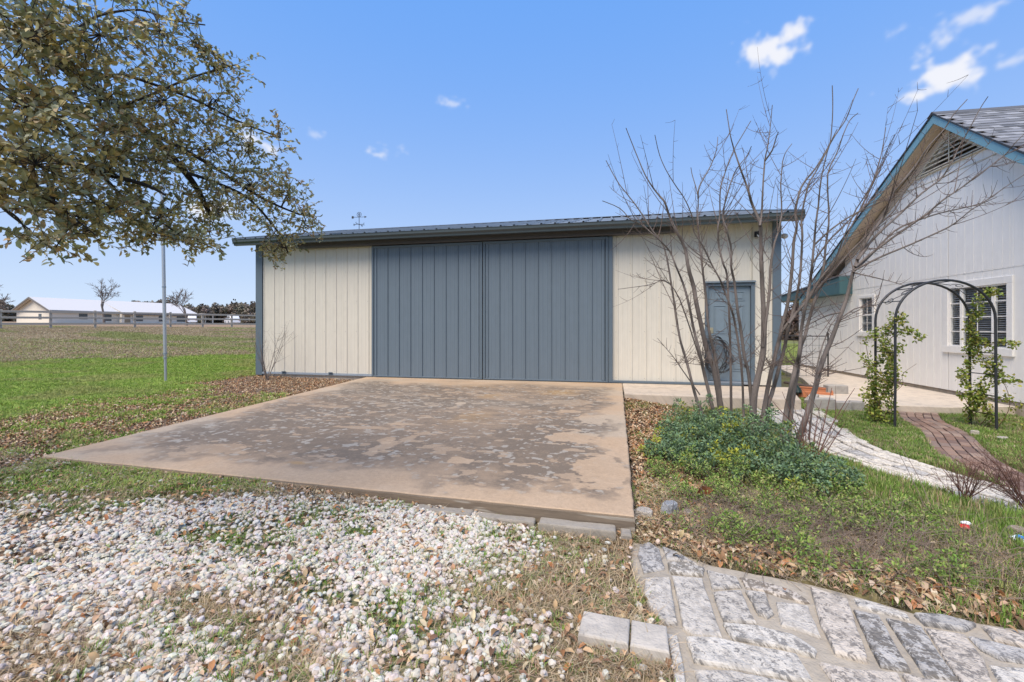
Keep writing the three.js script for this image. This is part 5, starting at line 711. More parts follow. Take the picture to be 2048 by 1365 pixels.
// ---------------------------------------------------------------- shrubs with bare red or grey twigs
function twiggy(name, label, category, x, z, { n = 14, h = 0.8, spread = 0.6, lean = [0, 0], mat = redTwig, seed = 1, rad = 0.006, fork = 3, fine = 6, y = null, group }) {
  const r = rng(seed), t = thing(name, label, category, [x, y ?? groundY(x, z) - 0.02, z], 0, group); const fineG = [];
  for (let k = 0; k < n; k++) {
    const a = r() * 6.28, s = spread * (0.25 + 0.75 * r()), d = V(Math.cos(a) * s + lean[0], 1, Math.sin(a) * s + lean[1]).normalize(), L = h * (0.6 + 0.5 * r()), ln = twigLine(V((r() - 0.5) * 0.06, 0, (r() - 0.5) * 0.06), d, L, rad * (0.7 + 0.6 * r()), V((r() - 0.5) * 0.5 + lean[0] * 0.3, 0.1, (r() - 0.5) * 0.5), 8, 0.3);
    const st = part(t, 'stem', tube(ln, 6), mat); const tw = [];
    for (let f = 0; f < fork; f++) { const m = 2 + Math.floor(r() * 6), p = V(ln[m * 4], ln[m * 4 + 1], ln[m * 4 + 2]), dd = d.clone().add(rdir(r).multiplyScalar(0.8)).normalize(); const l2 = twigLine(p, dd, L * (0.25 + 0.35 * r()), rad * 0.45, V((r() - 0.5) * 0.6, 0.2, (r() - 0.5) * 0.6), 5, 0.4); tw.push(tube(l2, 4, false));
      for (let q = 0; q < fine; q++) { const m2 = 1 + Math.floor(r() * 5), p2 = V(l2[m2 * 4], l2[m2 * 4 + 1], l2[m2 * 4 + 2]); tw.push(tube(twigLine(p2, rdir(r, 0.3), L * (0.06 + 0.12 * r()), rad * 0.22, V(0, 0.2, 0), 3, 0.6), 3, false)); } }
    if (tw.length) { const o = part(st, 'twigs', merge(tw), mat); o.userData.kind = 'stuff'; }
  }
  return t;
}
twiggy('bare_shrub', 'upright clump of thin red-brown suckers at the foot of leaning tree stem', 'shrub', 1.93, 5.34, { n: 13, h: 0.85, spread: 0.5, lean: [0.12, -0.12], seed: 11, rad: 0.0062, fork: 2, fine: 2 });
twiggy('bare_shrub', 'fine-twigged leafless shrub at the edge of the pale stone path', 'shrub', 2.80, 5.98, { n: 16, h: 0.36, spread: 1.1, seed: 12, rad: 0.0042, fork: 5, fine: 8, mat: redTwig });
twiggy('bare_shrub', 'dense leafless shrub overhanging the end of the brick path', 'shrub', 3.12, 6.12, { n: 26, h: 0.46, spread: 1.1, seed: 13, rad: 0.0042, fork: 6, fine: 9, mat: redTwig });
twiggy('bare_sapling', 'small leafless sapling in front of the barn corner trim', 'sapling', -8.34, 0.62, { n: 9, h: 1.15, spread: 0.62, seed: 14, rad: 0.008, fork: 4, fine: 4, mat: greyTwig });
// ---------------------------------------------------------------- low green plants under the tree
const rueLeaf = leafMat(0.7, 0.2);
function plant(name, label, category, x, z, { R = 0.2, h = 0.3, n = 700, size = 0.02, cols, seed = 1, stems = 12, group, tips = null, tipK = 0.1 }) {
  const r = rng(seed), y = groundY(x, z) - 0.01, t = thing(name, label, category, [x, y, z], 0, group), L = new Leaves(), sg = [];
  const per = Math.ceil(n / stems);
  for (let k = 0; k < stems; k++) {
    const a = r() * 6.28, q = Math.sqrt(r()) * R, d = V(Math.cos(a) * q * 1.3, h * (0.65 + 0.45 * r()) * (1 - 0.35 * q / R), Math.sin(a) * q * 1.3), len = d.length(); d.normalize(); const ln = twigLine(V(Math.cos(a) * q * 0.25, 0, Math.sin(a) * q * 0.25), d, len, 0.003, V(Math.cos(a) * 0.3, -0.1, Math.sin(a) * 0.3), 5, 0.5); sg.push(tube(ln, 4, false));
    const yellow = tips && r() < tipK;
    const tip = V(ln[20], ln[21], ln[22]), rr = 0.045 + 0.035 * r();
    for (let i = 0; i < per; i++) { if (r() < 0.68) { const e = rdir(r, 0.35), q2 = rr * Math.cbrt(r()), c = jit(yellow ? tips[Math.floor(r() * tips.length)] : cols[Math.floor(r() * cols.length)], r, 0.3); L.add(tip.clone().addScaledVector(e, q2 * 0.7), e.clone().add(rdir(r).multiplyScalar(0.45)).normalize(), V(0, 1, 0).add(rdir(r).multiplyScalar(0.6)).normalize(), size * (0.8 + 0.8 * r()), size * (0.45 + 0.3 * r()), c, 0.2, 0.1); continue; } const u = 0.35 + 0.65 * Math.sqrt(r()), m = Math.min(4, Math.floor(u * 5)), p = V(ln[m * 4], ln[m * 4 + 1], ln[m * 4 + 2]).lerp(V(ln[m * 4 + 4], ln[m * 4 + 5], ln[m * 4 + 6]), u * 5 - m).add(rdir(r).multiplyScalar(0.055 * (0.3 + r()))); const c = jit(yellow ? tips[Math.floor(r() * tips.length)] : cols[Math.floor(r() * cols.length)], r, 0.3); L.add(p, rdir(r, 0.25), rdir(r, 0.9), size * (0.6 + 0.8 * r()), size * (0.4 + 0.3 * r()), c, 0.2, 0.1); }
  }
  const st = part(t, 'stems', merge(sg), std(lin(0.13, 0.12, 0.06), 0.8)); st.userData.kind = 'stuff';
  const o = part(t, 'foliage', L.geo(), rueLeaf); o.userData.kind = 'stuff'; return t;
}
{
  const blue = [[0.15, 0.235, 0.135], [0.18, 0.27, 0.15], [0.11, 0.18, 0.09], [0.19, 0.28, 0.10]], lime = [[0.32, 0.38, 0.06], [0.42, 0.42, 0.05]], green = [[0.20, 0.31, 0.06], [0.26, 0.35, 0.08], [0.15, 0.25, 0.05], [0.32, 0.33, 0.12]];
  const spots = [[1.20, 3.95, 0.30, 0.40], [1.02, 4.55, 0.28, 0.36], [1.34, 4.55, 0.26, 0.40], [0.78, 4.95, 0.24, 0.26], [1.15, 5.0, 0.25, 0.32], [1.42, 5.15, 0.25, 0.36], [1.62, 5.3, 0.24, 0.33], [0.9, 5.35, 0.22, 0.25], [1.22, 5.5, 0.24, 0.27], [0.62, 5.4, 0.18, 0.18], [1.5, 5.75, 0.24, 0.24], [1.74, 5.85, 0.2, 0.2], [1.0, 5.8, 0.2, 0.2], [1.62, 6.12, 0.2, 0.2]];
  spots.forEach(([x, z, R, h], i) => plant('rue_plant', i % 4 ? 'low mounded plant with small blue-green leaves in the bed under the bare tree' : 'mounded blue-green plant with lime yellow tips in the bed under the bare tree', 'plant', x, z, { R: R * 0.98, h: h * (1.15 + 0.75 * hash2(i, 5)), n: 1700, size: 0.027, cols: blue, tips: lime, tipK: i % 4 === 0 ? 0.3 : 0.06, seed: 200 + i, stems: 30, group: 'blue-green plants in the bed under the bare tree' }));
  const herb = [[0.72, 5.95, 0.24, 0.26], [0.95, 6.2, 0.26, 0.28], [1.2, 6.25, 0.26, 0.28], [1.45, 6.4, 0.26, 0.26], [0.8, 6.55, 0.22, 0.16], [1.05, 6.62, 0.26, 0.22], [1.7, 6.4, 0.22, 0.24], [1.35, 6.75, 0.24, 0.2], [0.55, 6.05, 0.18, 0.16], [0.78, 7.2, 0.09, 0.14], [1.06, 7.42, 0.11, 0.14], [1.6, 6.7, 0.22, 0.16], [0.62, 5.6, 0.2, 0.2], [0.6, 6.55, 0.18, 0.14], [0.55, 7.05, 0.12, 0.1], [0.98, 6.98, 0.16, 0.16], [1.25, 7.15, 0.18, 0.16], [1.5, 7.05, 0.18, 0.14], [1.75, 6.85, 0.2, 0.18], [1.95, 6.45, 0.2, 0.2], [1.9, 7.1, 0.18, 0.14], [1.4, 7.5, 0.1, 0.12], [2.15, 6.6, 0.18, 0.16], [1.85, 6.1, 0.18, 0.2], [1.72, 7.35, 0.12, 0.12], [0.9, 5.15, 0.2, 0.26], [1.15, 3.6, 0.2, 0.3], [1.55, 6.1, 0.22, 0.26]];
  herb.forEach(([x, z, R, h], i) => plant('green_weed', 'bright green leafy weed clump between the bed and the stone patio', 'weed', x, z, { R, h, n: i > 11 && i < 24 ? 320 : 680, size: 0.018, cols: green, seed: 300 + i, stems: i > 11 && i < 24 ? 9 : 15, group: 'green weeds between the bed and the stone patio' }));
}
// ---------------------------------------------------------------- the oak that hangs in from the left
{
  const t = thing('oak_tree', 'live oak with small olive leaves reaching over the driveway', 'tree'), r = rng(401);
  const tx = -5.75, tz = 8.75, gy = groundY(tx, tz);
  part(t, 'trunk', tube(smoothLine([tx, gy - 0.1, tz, 0.34, tx + 0.02, gy + 0.4, tz, 0.27, tx + 0.06, gy + 1.2, tz - 0.02, 0.24, tx + 0.12, gy + 1.9, tz + 0.02, 0.23, tx + 0.1, gy + 2.7, tz + 0.1, 0.19, tx - 0.1, gy + 3.8, tz + 0.2, 0.12, tx - 0.2, gy + 5.0, tz + 0.1, 0.05], 3), 12), oakBark);
  const nodes = [];
  const join = (f, k) => k > 1 ? f : [tx + 0.1, gy + (k ? 2.3 : 1.75), tz, k ? 0.12 : 0.13, ...f];
  OAK_LIMBS.forEach((f, k) => { const ln = smoothLine(join(f, k), 3); part(t, 'limb', tube(ln, 8), oakBark); for (let i = 0; i < ln.length / 4; i++) nodes.push(V(ln[i * 4], ln[i * 4 + 1], ln[i * 4 + 2])); });
  // two more limbs on the far side of the trunk, outside the picture
  for (const [dx, dz, up] of [[-1.6, 0.6, 1.2], [-0.6, -1.4, 1.6], [-1.2, 1.6, 1.4], [0.7, 0.9, 2.0]]) { const ln = smoothLine([tx, gy + 2.2, tz, 0.12, tx + dx * 0.5, gy + 2.2 + up * 0.6, tz + dz * 0.5, 0.08, tx + dx, gy + 2.3 + up, tz + dz, 0.04, tx + dx * 1.5, gy + 2.5 + up, tz + dz * 1.5, 0.02], 3); part(t, 'limb', tube(ln, 8), oakBark); for (let i = 4; i < ln.length / 4; i++) nodes.push(V(ln[i * 4], ln[i * 4 + 1], ln[i * 4 + 2])); }
  const cols = [[0.36, 0.33, 0.14], [0.40, 0.35, 0.15], [0.26, 0.255, 0.12], [0.48, 0.40, 0.16], [0.56, 0.45, 0.17], [0.48, 0.48, 0.33], [0.34, 0.35, 0.20], [0.40, 0.29, 0.14]];
  const tw = [], list = []; const blobs = CROWN.map(b => [...b]);
  for (const [x, y, z, k] of [[-4.2, 2.6, 8.9, 16], [-4.6, 3.4, 8.8, 16], [-3.6, 3.3, 8.9, 16], [-3.3, 3.5, 8.4, 14], [-5.4, 4.2, 9.2, 34], [-6.6, 3.6, 9.3, 30], [-7.4, 3.9, 9.6, 28], [-6.2, 4.4, 7.8, 30], [-6.8, 4.0, 11, 28], [-4.9, 4.8, 9.8, 30], [-5.6, 5.2, 8.9, 30], [-4.2, 4.0, 9.6, 12]]) blobs.push([x, y, z, 0.75, 0.55, k]);
  for (const [bx, by, bz, rx, ry, n] of blobs) {
    const c = V(bx, by, bz); let best = nodes[0]; for (const q of nodes) if (q.distanceToSquared(c) < best.distanceToSquared(c)) best = q;
    const mid = best.clone().lerp(c, 0.5).add(V(0, 0.03, 0)); tw.push(tube(smoothLine([best.x, best.y, best.z, 0.007, mid.x, mid.y, mid.z, 0.005, c.x, c.y, c.z, 0.003], 3), 5, false));
    const inFrame = bx > -3.2; const count = Math.round(n * (inFrame ? 2.6 : 0.8));
    for (let k = 0; k < count; k++) {
      const a = r() * 6.28, q = Math.sqrt(r()), u = (r() - 0.5) * 2; const off = V(Math.cos(a) * q * rx * 0.9, Math.sin(a) * q * ry * 0.95, 0).applyAxisAngle(V(0, 1, 0), 0.55).add(V(0.45, 0, 0.85).multiplyScalar(u * 0.32)); const p = c.clone().add(off);
      const dirO = off.clone().normalize().multiplyScalar(0.5).add(V(0.45, -0.05, -0.25)).add(rdir(r).multiplyScalar(0.75)).normalize(); const L = 0.10 + r() * (r() < 0.3 ? 0.32 : 0.16), fs = clamp(1.12 - (bx * -0.2122 + (10.28 - bz) * 0.9772 - 2) * 0.18, 0.75, 1.15);
      const s0 = p.clone().addScaledVector(dirO, -L * 0.5); const ln = twigLine(s0, dirO, L, 0.0021, V((r() - 0.5) * 0.7, -0.15 + (r() - 0.5) * 0.6, (r() - 0.5) * 0.7), 4, 0.5); tw.push(tube(ln, 3, false));
      if (r() < 0.55) { const m2 = c.clone().lerp(s0, 0.5).add(rdir(r).multiplyScalar(0.02)); tw.push(tube([c.x, c.y, c.z, 0.0026, m2.x, m2.y, m2.z, 0.0023, s0.x, s0.y, s0.z, 0.002], 3, false)); }
      const nl = Math.floor(L / 0.0125); const tone = Math.floor(r() * cols.length);
      for (let i = 0; i < nl; i++) { const v = (i + r()) / nl * 3.999, m = Math.floor(v); const pp = V(ln[m * 4], ln[m * 4 + 1], ln[m * 4 + 2]).lerp(V(ln[m * 4 + 4], ln[m * 4 + 5], ln[m * 4 + 6]), v - m); const d = dirO.clone().multiplyScalar(0.5).add(rdir(r)).normalize(); list.push([pp, d, rdir(r, 0.55), (0.026 + r() * 0.026) * fs, (0.013 + r() * 0.012) * fs, jit(r() < 0.6 ? cols[tone] : cols[Math.floor(r() * cols.length)], r, 0.28)]); }
    }
  }
  const cam = camera.position; list.sort((a, b) => a[0].distanceToSquared(cam) - b[0].distanceToSquared(cam));
  const o = new Leaves(); let big = 0; const lm = cols.slice(0, 8).map(c => new THREE.MeshPhysicalMaterial({ color: lin(...c), roughness: 0.5, transmission: 0.4, thickness: 0, ior: 1.3, side: THREE.DoubleSide }));
  // the three hundred leaves that show largest are parts of their own; the rest of the crown is one mass
  const fwd = V(0, 0, -1).applyEuler(camera.rotation), rgt = V(1, 0, 0).applyEuler(camera.rotation);
  for (const l of list) { const e = l[0].clone().sub(cam), f = e.dot(fwd), inView = f > 0.5 && Math.abs(e.dot(rgt) / f) < 1.13; if (big < 300 && inView) { const one = new Leaves(); one.add(l[0], l[1], l[2], l[3], l[4], [1, 1, 1]); const g = one.geo(); g.deleteAttribute('color'); part(t, 'leaf', g, lm[Math.floor(hash2(big, 3) * 8)]); big++; } else o.add(...l); }
  const fo = part(t, 'foliage', o.geo(), leafMat(0.5, 0.4)); fo.userData.kind = 'stuff';
  const tg = part(t, 'twigs', merge(tw), oakBark); tg.userData.kind = 'stuff';
  console.log('oak leaves', list.length);
}
// ---------------------------------------------------------------- garden arch and its two climbing vines
{
  const A = [4.02, 2.78], B = [5.33, 2.62], OFF = [-0.03, -0.40]; const ax = V(B[0] - A[0], 0, B[1] - A[1]); const half = ax.length() / 2; ax.normalize(); const cx = (A[0] + B[0]) / 2, cz = (A[1] + B[1]) / 2;
  const arch = thing('garden_arch', 'black metal garden arch with scrollwork top over the brick path', 'arch', [cx, 0, cz], Math.atan2(-ax.z, ax.x));
  const dep = -0.40, r0 = 0.017, SP = 1.33, TOP = 1.9; // local x along the opening, z out towards the camera
  const curve = (z, r, k) => { const P = []; const gy = -0.26; P.push([-half * 1.01, gy, z], [-half * 1.0, 0.3, z], [-half, SP - 0.2, z]); for (let i = 0; i <= 22; i++) { const a = Math.PI * (1 - i / 22); P.push([Math.cos(a) * half * k, SP + Math.sin(a) * (TOP - SP) * k, z]); } P.push([half, SP - 0.2, z], [half * 1.01, 0.3, z], [half * 1.02, gy, z]); return P; };
  for (const z of [0, dep]) part(arch, 'arch_tube', pipe(curve(z, r0, 1), r0, 10), M.darkMetal);
  for (const s of [-1, 1]) for (const y of [-0.02, 0.25, 0.55, 0.86, 1.14]) part(arch, 'rung', pipe([[s * half * 1.005, y, 0], [s * half * 1.005, y, dep]], 0.0075, 6), M.darkMetal);
  for (const a of [0.16, 0.3, 0.44, 0.56, 0.7, 0.84]) { const an = Math.PI * a, x = Math.cos(an) * half, y = SP + Math.sin(an) * (TOP - SP); part(arch, 'rung', pipe([[x, y, 0], [x, y, dep]], 0.0075, 6), M.darkMetal); }
  // S-scrolls between the hoops
  const scroll = (a0, a1, z0, z1, flip) => { const P = []; const n = 44; const pos = a => { const an = Math.PI * a; return [Math.cos(an) * (half - 0.02), SP + Math.sin(an) * (TOP - SP - 0.02)]; }; const spiral = (ca, cz, dirn, ph, rev) => { const o = []; for (let i = 0; i <= 16; i++) { const u = i / 16, q = 0.016 + 0.042 * u, an = ph + dirn * u * 7.2; const [x, y] = pos(ca + Math.cos(an) * q * 0.62); o.push([x, y, cz + Math.sin(an) * q * 1.5]); } return rev ? o.reverse() : o; }; const s1 = spiral(a0, z0, flip, 0, false), s2 = spiral(a1, z1, flip, Math.PI, true); part(arch, 'scroll', pipe([...s1, ...s2], 0.0048, 5), M.darkMetal); };
  scroll(0.72, 0.60, -0.12, -0.28, 1); scroll(0.36, 0.50, -0.12, -0.28, -1); scroll(0.3, 0.18, -0.28, -0.12, 1); scroll(0.82, 0.74, -0.28, -0.12, -1);
  const vm = leafMat(0.5, 0.35), cols = [[0.22, 0.30, 0.05], [0.30, 0.37, 0.06], [0.16, 0.23, 0.045], [0.38, 0.40, 0.08], [0.30, 0.27, 0.07]];
  const vine = (s, label, seed, paths) => {
    const r = rng(seed), v = thing('climbing_vine', label, 'vine', [cx + ax.x * s * half, -0.24, cz + ax.z * s * half], Math.atan2(-ax.z, ax.x)); const L = new Leaves();
    for (const [pts, dens] of paths) { const f = smoothLine(pts.flatMap((p, i) => [p[0], p[1], p[2], lerp(0.0055, 0.002, i / (pts.length - 1))]), 5); part(v, 'vine_stem', tube(f, 5), std(lin(0.16, 0.10, 0.06), 0.85)); const n = f.length / 4; for (let i = 3; i < n; i++) { const c = Math.floor(dens * (0.5 + r())); const bunch = r() < 0.85; for (let k = 0; k < (bunch ? c * 2 : 2); k++) { const p = V(f[i * 4], f[i * 4 + 1], f[i * 4 + 2]).add(rdir(r).multiplyScalar(0.03 + 0.05 * r())); L.add(p, rdir(r, 0.1), rdir(r, 0.7), 0.030 + r() * 0.026, 0.022 + r() * 0.015, jit(cols[Math.floor(r() * cols.length)], r, 0.25), 0.15, 0.2); } } }
    const o = part(v, 'foliage', L.geo(), vm); o.userData.kind = 'stuff';
  };
  const r = rng(5), w = (base, top, n, amp, z0) => { const o = []; for (let i = 0; i <= n; i++) { const u = i / n; o.push([lerp(base[0], top[0], u) + (r() - 0.5) * amp * Math.min(1, u * 3), lerp(base[1], top[1], u), lerp(base[2], top[2], u) + (r() - 0.5) * amp]); } return o; };
  vine(-1, 'leafy vine climbing the arch leg beside the stone path', 501, [[w([0.0, 0, -0.3], [0.0, 1.62, -0.1], 8, 0.16), 9], [w([-0.03, 0, -0.35], [-0.02, 1.35, -0.25], 8, 0.18), 9], [w([0.03, 0, -0.25], [0.05, 1.2, -0.05], 7, 0.2), 9], [w([-0.05, 0, -0.35], [-0.16, 1.05, -0.32], 6, 0.14), 5], [w([-0.02, 0, -0.3], [-0.28, 0.5, -0.3], 5, 0.1), 6], [[[0.0, 1.3, -0.1], [0.1, 1.42, -0.02], [0.22, 1.4, 0.02], [0.33, 1.28, 0.03]], 7], [[[0.0, 1.4, -0.1], [0.04, 1.55, -0.02], [0.09, 1.62, 0.02]], 9], [w([0, 0, -0.25], [0.2, 0.95, 0.05], 6, 0.12), 1], [[[0, 0.2, -.3], [-0.06, 0.8, -.4], [-0.12, 1.3, -0.42], [0, 1.42, -0.3]], 5]]);
  vine(1, 'leafy vine climbing the arch leg in front of the wide house window', 502, [[w([0.02, 0, -0.2], [-0.06, 1.72, -0.2], 8, 0.2), 9], [w([-0.03, 0, -0.3], [-0.1, 1.5, -0.32], 8, 0.2), 10], [w([0.06, 0, -0.15], [0.0, 1.35, -0.12], 7, 0.24), 8], [[[0.1, 0, -0.1], [0.2, 0.35, -0.02], [0.14, 0.7, -0.05], [0.02, 0.95, -0.15]], 2], [[[-0.1, 1.5, -0.3], [-0.02, 1.8, -0.25], [0.06, 1.96, -0.2], [0.15, 1.97, -0.15]], 9], [[[0.0, 1.2, -0.15], [0.14, 1.25, -0.05], [0.24, 1.22, 0.0]], 8], [[[0.0, 0.8, -0.15], [0.15, 0.78, -0.05], [0.26, 0.7, 0.0]], 6], [[[0.0, 0.5, -0.2], [0.18, 0.45, -0.05], [0.28, 0.33, 0.02]], 4], [[[-0.02, 0.1, -0.25], [-0.15, 0.42, -0.3], [-0.2, 0.5, -0.28]], 5], [[[0.04, 0, -0.2], [0.12, 0.15, -0.05], [0.3, 0.12, 0.1], [0.42, 0.05, 0.1]], 2]]);
}
// ---------------------------------------------------------------- scattered ground cover
function scatter(name, label, category, geo, mat, n, seed, sample) {
  const r = rng(seed), rows = []; for (let i = 0; i < n; i++) { const s = sample(r); if (s) rows.push(s); }
  const m = new THREE.InstancedMesh(geo, mat, rows.length), o = new THREE.Object3D(), c = new THREE.Color();
  rows.forEach((s, i) => { o.position.set(s.x, s.y, s.z); o.rotation.set(s.rx || 0, s.ry || 0, s.rz || 0); o.scale.set(s.sx, s.sy ?? s.sx, s.sz ?? s.sx); o.updateMatrix(); m.setMatrixAt(i, o.matrix); m.setColorAt(i, c.setRGB(...s.c)); });
  m.name = numbered(name); m.userData = { label, category, kind: 'stuff' }; shade(m); scene.add(m); console.log(name, rows.length); return m;
}
const gy = (x, z) => groundY(x, z) + (fbm(x * 3, z * 3, 4, 5) - 0.5) * 0.035;
function tuftGeo(seed, blades, h, spread, wid, lie = 0.4) { const r = rng(seed), pos = [], idx = []; for (let k = 0; k < blades; k++) { const a = r() * 6.28, q = spread * r(), bx = Math.cos(a) * q, bz = Math.sin(a) * q, L = h * (0.5 + 0.6 * r()), t = a + (r() - 0.5) * 2, ln = lie * (0.4 + r()), dx = Math.cos(t) * ln, dz = Math.sin(t) * ln, wx = -Math.sin(t) * wid / 2, wz = Math.cos(t) * wid / 2, b = pos.length / 3; const y1 = L * 0.55, y2 = L * (1 - 0.3 * ln); pos.push(bx - wx, -0.004, bz - wz, bx + wx, -0.004, bz + wz, bx + dx * L * 0.35 - wx * 0.8, y1, bz + dz * L * 0.35 - wz * 0.8, bx + dx * L * 0.35 + wx * 0.8, y1, bz + dz * L * 0.35 + wz * 0.8, bx + dx * L, y2, bz + dz * L); idx.push(b, b + 1, b + 2, b + 1, b + 3, b + 2, b + 2, b + 3, b + 4); } return meshOf(pos, idx); }
const bladeM = new THREE.MeshPhysicalMaterial({ color: 0xffffff, roughness: 0.7, transmission: 0.2, thickness: 0, ior: 1.3, side: THREE.DoubleSide });
const mixc = (a, b, t) => a.map((v, i) => lerp(v, b[i], t));
const GREEN = [[0.28, 0.42, 0.065], [0.33, 0.46, 0.08], [0.22, 0.34, 0.055], [0.37, 0.43, 0.115]], STRAW = [[0.50, 0.39, 0.24], [0.42, 0.32, 0.195], [0.35, 0.25, 0.155], [0.56, 0.46, 0.31]];
const GARDEN = [[0.17, 0.29, 0.05], [0.22, 0.34, 0.065], [0.14, 0.23, 0.045], [0.27, 0.31, 0.10]];
const pick = (a, r) => a[Math.floor(r() * a.length)];
// lawn left of the drive
scatter('lawn_grass', 'short bright green lawn grass left of the driveway', 'grass', tuftGeo(1, 9, 0.05, 0.05, 0.004), bladeM, 150000, 11, r => {
  const F = 3.4 + 19.6 * Math.pow(r(), 1.05), px = -1.3 + r() * 0.8; const x = px * F * 0.9772 - F * 0.2122, z = 10.28 - (px * F * 0.2122 + F * 0.9772); if (paved(x, z)) return null; const c = cover(x, z); if (r() > c.green * 1.05) return null; const s = 0.55 + 0.55 * r() + F * 0.028; const n = fbm(x * 0.7, z * 0.7, 3, 55); return { x, y: gy(x, z), z, ry: r() * 6.28, sx: s * 1.5, sy: s * (0.7 + 0.5 * r()), sz: s * 1.5, c: jit(mixc(pick(GREEN, r), [0.38, 0.36, 0.14], sstep(0.5, 0.7, n) * 0.6), r, 0.15) };
});
scatter('field_grass', 'dry tan pasture grass between the lawn and the rail fence', 'grass', tuftGeo(2, 8, 0.09, 0.12, 0.008), bladeM, 42000, 12, r => {
  const F = 12 + 32 * Math.pow(r(), 0.8), px = -1.22 + r() * 0.7; const x = px * F * 0.9772 - F * 0.2122, z = 10.28 - (px * F * 0.2122 + F * 0.9772); if (inBarn(x, z)) return null; const c = cover(x, z); if (c.field < 0.4) return null; const g = fbm(x * 0.16, z * 0.3, 4, 33) > 0.56 || r() < 0.08; const s = 0.8 + 0.7 * r(); return { x, y: groundY(x, z) + 0.0, z, ry: r() * 6.28, sx: s * 1.6, sy: s * 0.75, sz: s * 1.6, c: jit(g ? [0.30, 0.32, 0.12] : pick([[0.42, 0.34, 0.22], [0.48, 0.39, 0.26], [0.37, 0.29, 0.19]], r), r, 0.15) };
});
// garden side and the strip before the stone patio
scatter('garden_grass', 'patchy green grass among the garden paths on the house side', 'grass', tuftGeo(3, 8, 0.055, 0.035, 0.0035), bladeM, 90000, 13, r => {
  const x = 0.1 + 6.6 * r(), z = -0.5 + 8.6 * Math.pow(r(), 0.7); if (paved(x, z)) return null; const c = cover(x, z); if (r() > c.green * 0.8) return null; const s = 0.55 + 0.7 * r(); return { x, y: gy(x, z), z, ry: r() * 6.28, sx: s * 1.3, sy: s * (x > 1.6 && z > 4.8 ? 1.45 : 0.8), sz: s * 1.3, c: jit(r() < 0.14 ? pick(STRAW, r) : pick(GARDEN, r), r, 0.22) };
});
scatter('back_grass', 'green grass strip in the gap between barn and house', 'grass', tuftGeo(31, 8, 0.07, 0.08, 0.007), bladeM, 9000, 131, r => { const F = 14 + 24 * r(), px = 0.58 + r() * 0.1; const x = px * F * 0.9772 - F * 0.2122, z = 10.28 - (px * F * 0.2122 + F * 0.9772); if (paved(x, z)) return null; return { x, y: groundY(x, z), z, ry: r() * 6.28, sx: 1.3 + r(), sy: 0.8 + 0.4 * r(), sz: 1.3 + r(), c: jit(mixc(pick(GREEN, r), pick(STRAW, r), 0.45 * r()), r, 0.2) }; });
scatter('gravel_weeds', 'green weed tufts growing through the white gravel', 'grass', tuftGeo(4, 9, 0.045, 0.028, 0.004, 0.7), bladeM, 30000, 14, r => {
  const x = -6 + 6.3 * r(), z = 6.95 + 2.4 * r(); if (paved(x, z)) return null; const c = cover(x, z); const k = c.green * (0.2 + 0.8 * sstep(0.45, 0.6, fbm(x * 3.2, z * 3.2, 3, 66))); if (r() > k * 0.9) return null; const s = 0.5 + 0.8 * r(); return { x, y: gy(x, z) + (c.gravel > 0.4 ? 0.012 : 0), z, ry: r() * 6.28, sx: s, sy: s * (0.5 + 0.5 * r()), sz: s, c: jit(pick(GARDEN, r), r, 0.25) };
});
scatter('dry_grass', 'matted straw-coloured dead grass around the gravel and patio edges', 'grass', tuftGeo(5, 8, 0.075, 0.03, 0.0024, 1.25), bladeM, 62000, 15, r => {
  const side = r() < 0.3, x = side ? 0.2 + 2.2 * r() : -6 + 6.3 * r(), z = side ? 6.2 + 1.7 * r() : 6.95 + 2.4 * r(); if (paved(x, z)) return null; const c = cover(x, z); if (r() > c.dead * 0.75) return null; const s = 0.5 + 0.7 * r(); return { x, y: gy(x, z), z, rx: (r() - 0.5) * 0.8, ry: r() * 6.28, rz: (r() - 0.5) * 0.8, sx: s * 1.1, sy: s * 0.5, sz: s * 1.1, c: jit(pick(STRAW, r), r, 0.22) };
});
// white gravel
{
  const g0 = new THREE.IcosahedronGeometry(1, 1), p = g0.attributes.position; for (let i = 0; i < p.count; i++) { const v = V(p.getX(i), p.getY(i), p.getZ(i)); const k = 1 + 0.75 * (fbm(v.x * 1.3 + 7, v.y * 1.3 + v.z * 1.7 + 9, 2, 3) - 0.5) + 0.5 * (noise(v.z * 2 + 3, v.x * 2 + v.y * 2, 9) - 0.5); v.multiplyScalar(k); const f = 0.86; v.y = clamp(v.y, -f, f); v.x = clamp(v.x, -0.93, 0.9); p.setXYZ(i, v.x, v.y, v.z); } g0.deleteAttribute('uv'); g0.computeVertexNormals();
  const gm = std(new THREE.Color(0xffffff), 0.85);
  const tones = [[0.53, 0.49, 0.42], [0.58, 0.545, 0.48], [0.50, 0.435, 0.355], [0.47, 0.38, 0.285], [0.42, 0.34, 0.27], [0.54, 0.45, 0.34], [0.40, 0.37, 0.33]];
  scatter('white_gravel', 'loose white and cream gravel stones in front of the driveway slab', 'gravel', g0, gm, 140000, 16, r => {
    const x = -6.2 + 6.5 * r(), z = 6.9 + 2.6 * r(); if (paved(x, z)) return null; const c = cover(x, z); if (r() > Math.pow(c.gravel, 1.5) * 1.0 && r() > 0.02) return null; const s = 0.0065 + 0.0135 * Math.pow(r(), 1.7), top = r() < 0.45; return { x, y: gy(x, z) + (top ? 0.016 + 0.006 * r() : 0.004), z, rx: (r() - 0.5) * 1.2, ry: r() * 6.28, rz: (r() - 0.5) * 1.2, sx: s * (0.85 + 0.5 * r()), sy: s * (0.5 + 0.35 * r()), sz: s * (0.75 + 0.4 * r()), c: jit(r() < 0.62 ? tones[Math.floor(r() * 2)] : pick(tones, r), r, 0.1) };
  });
}
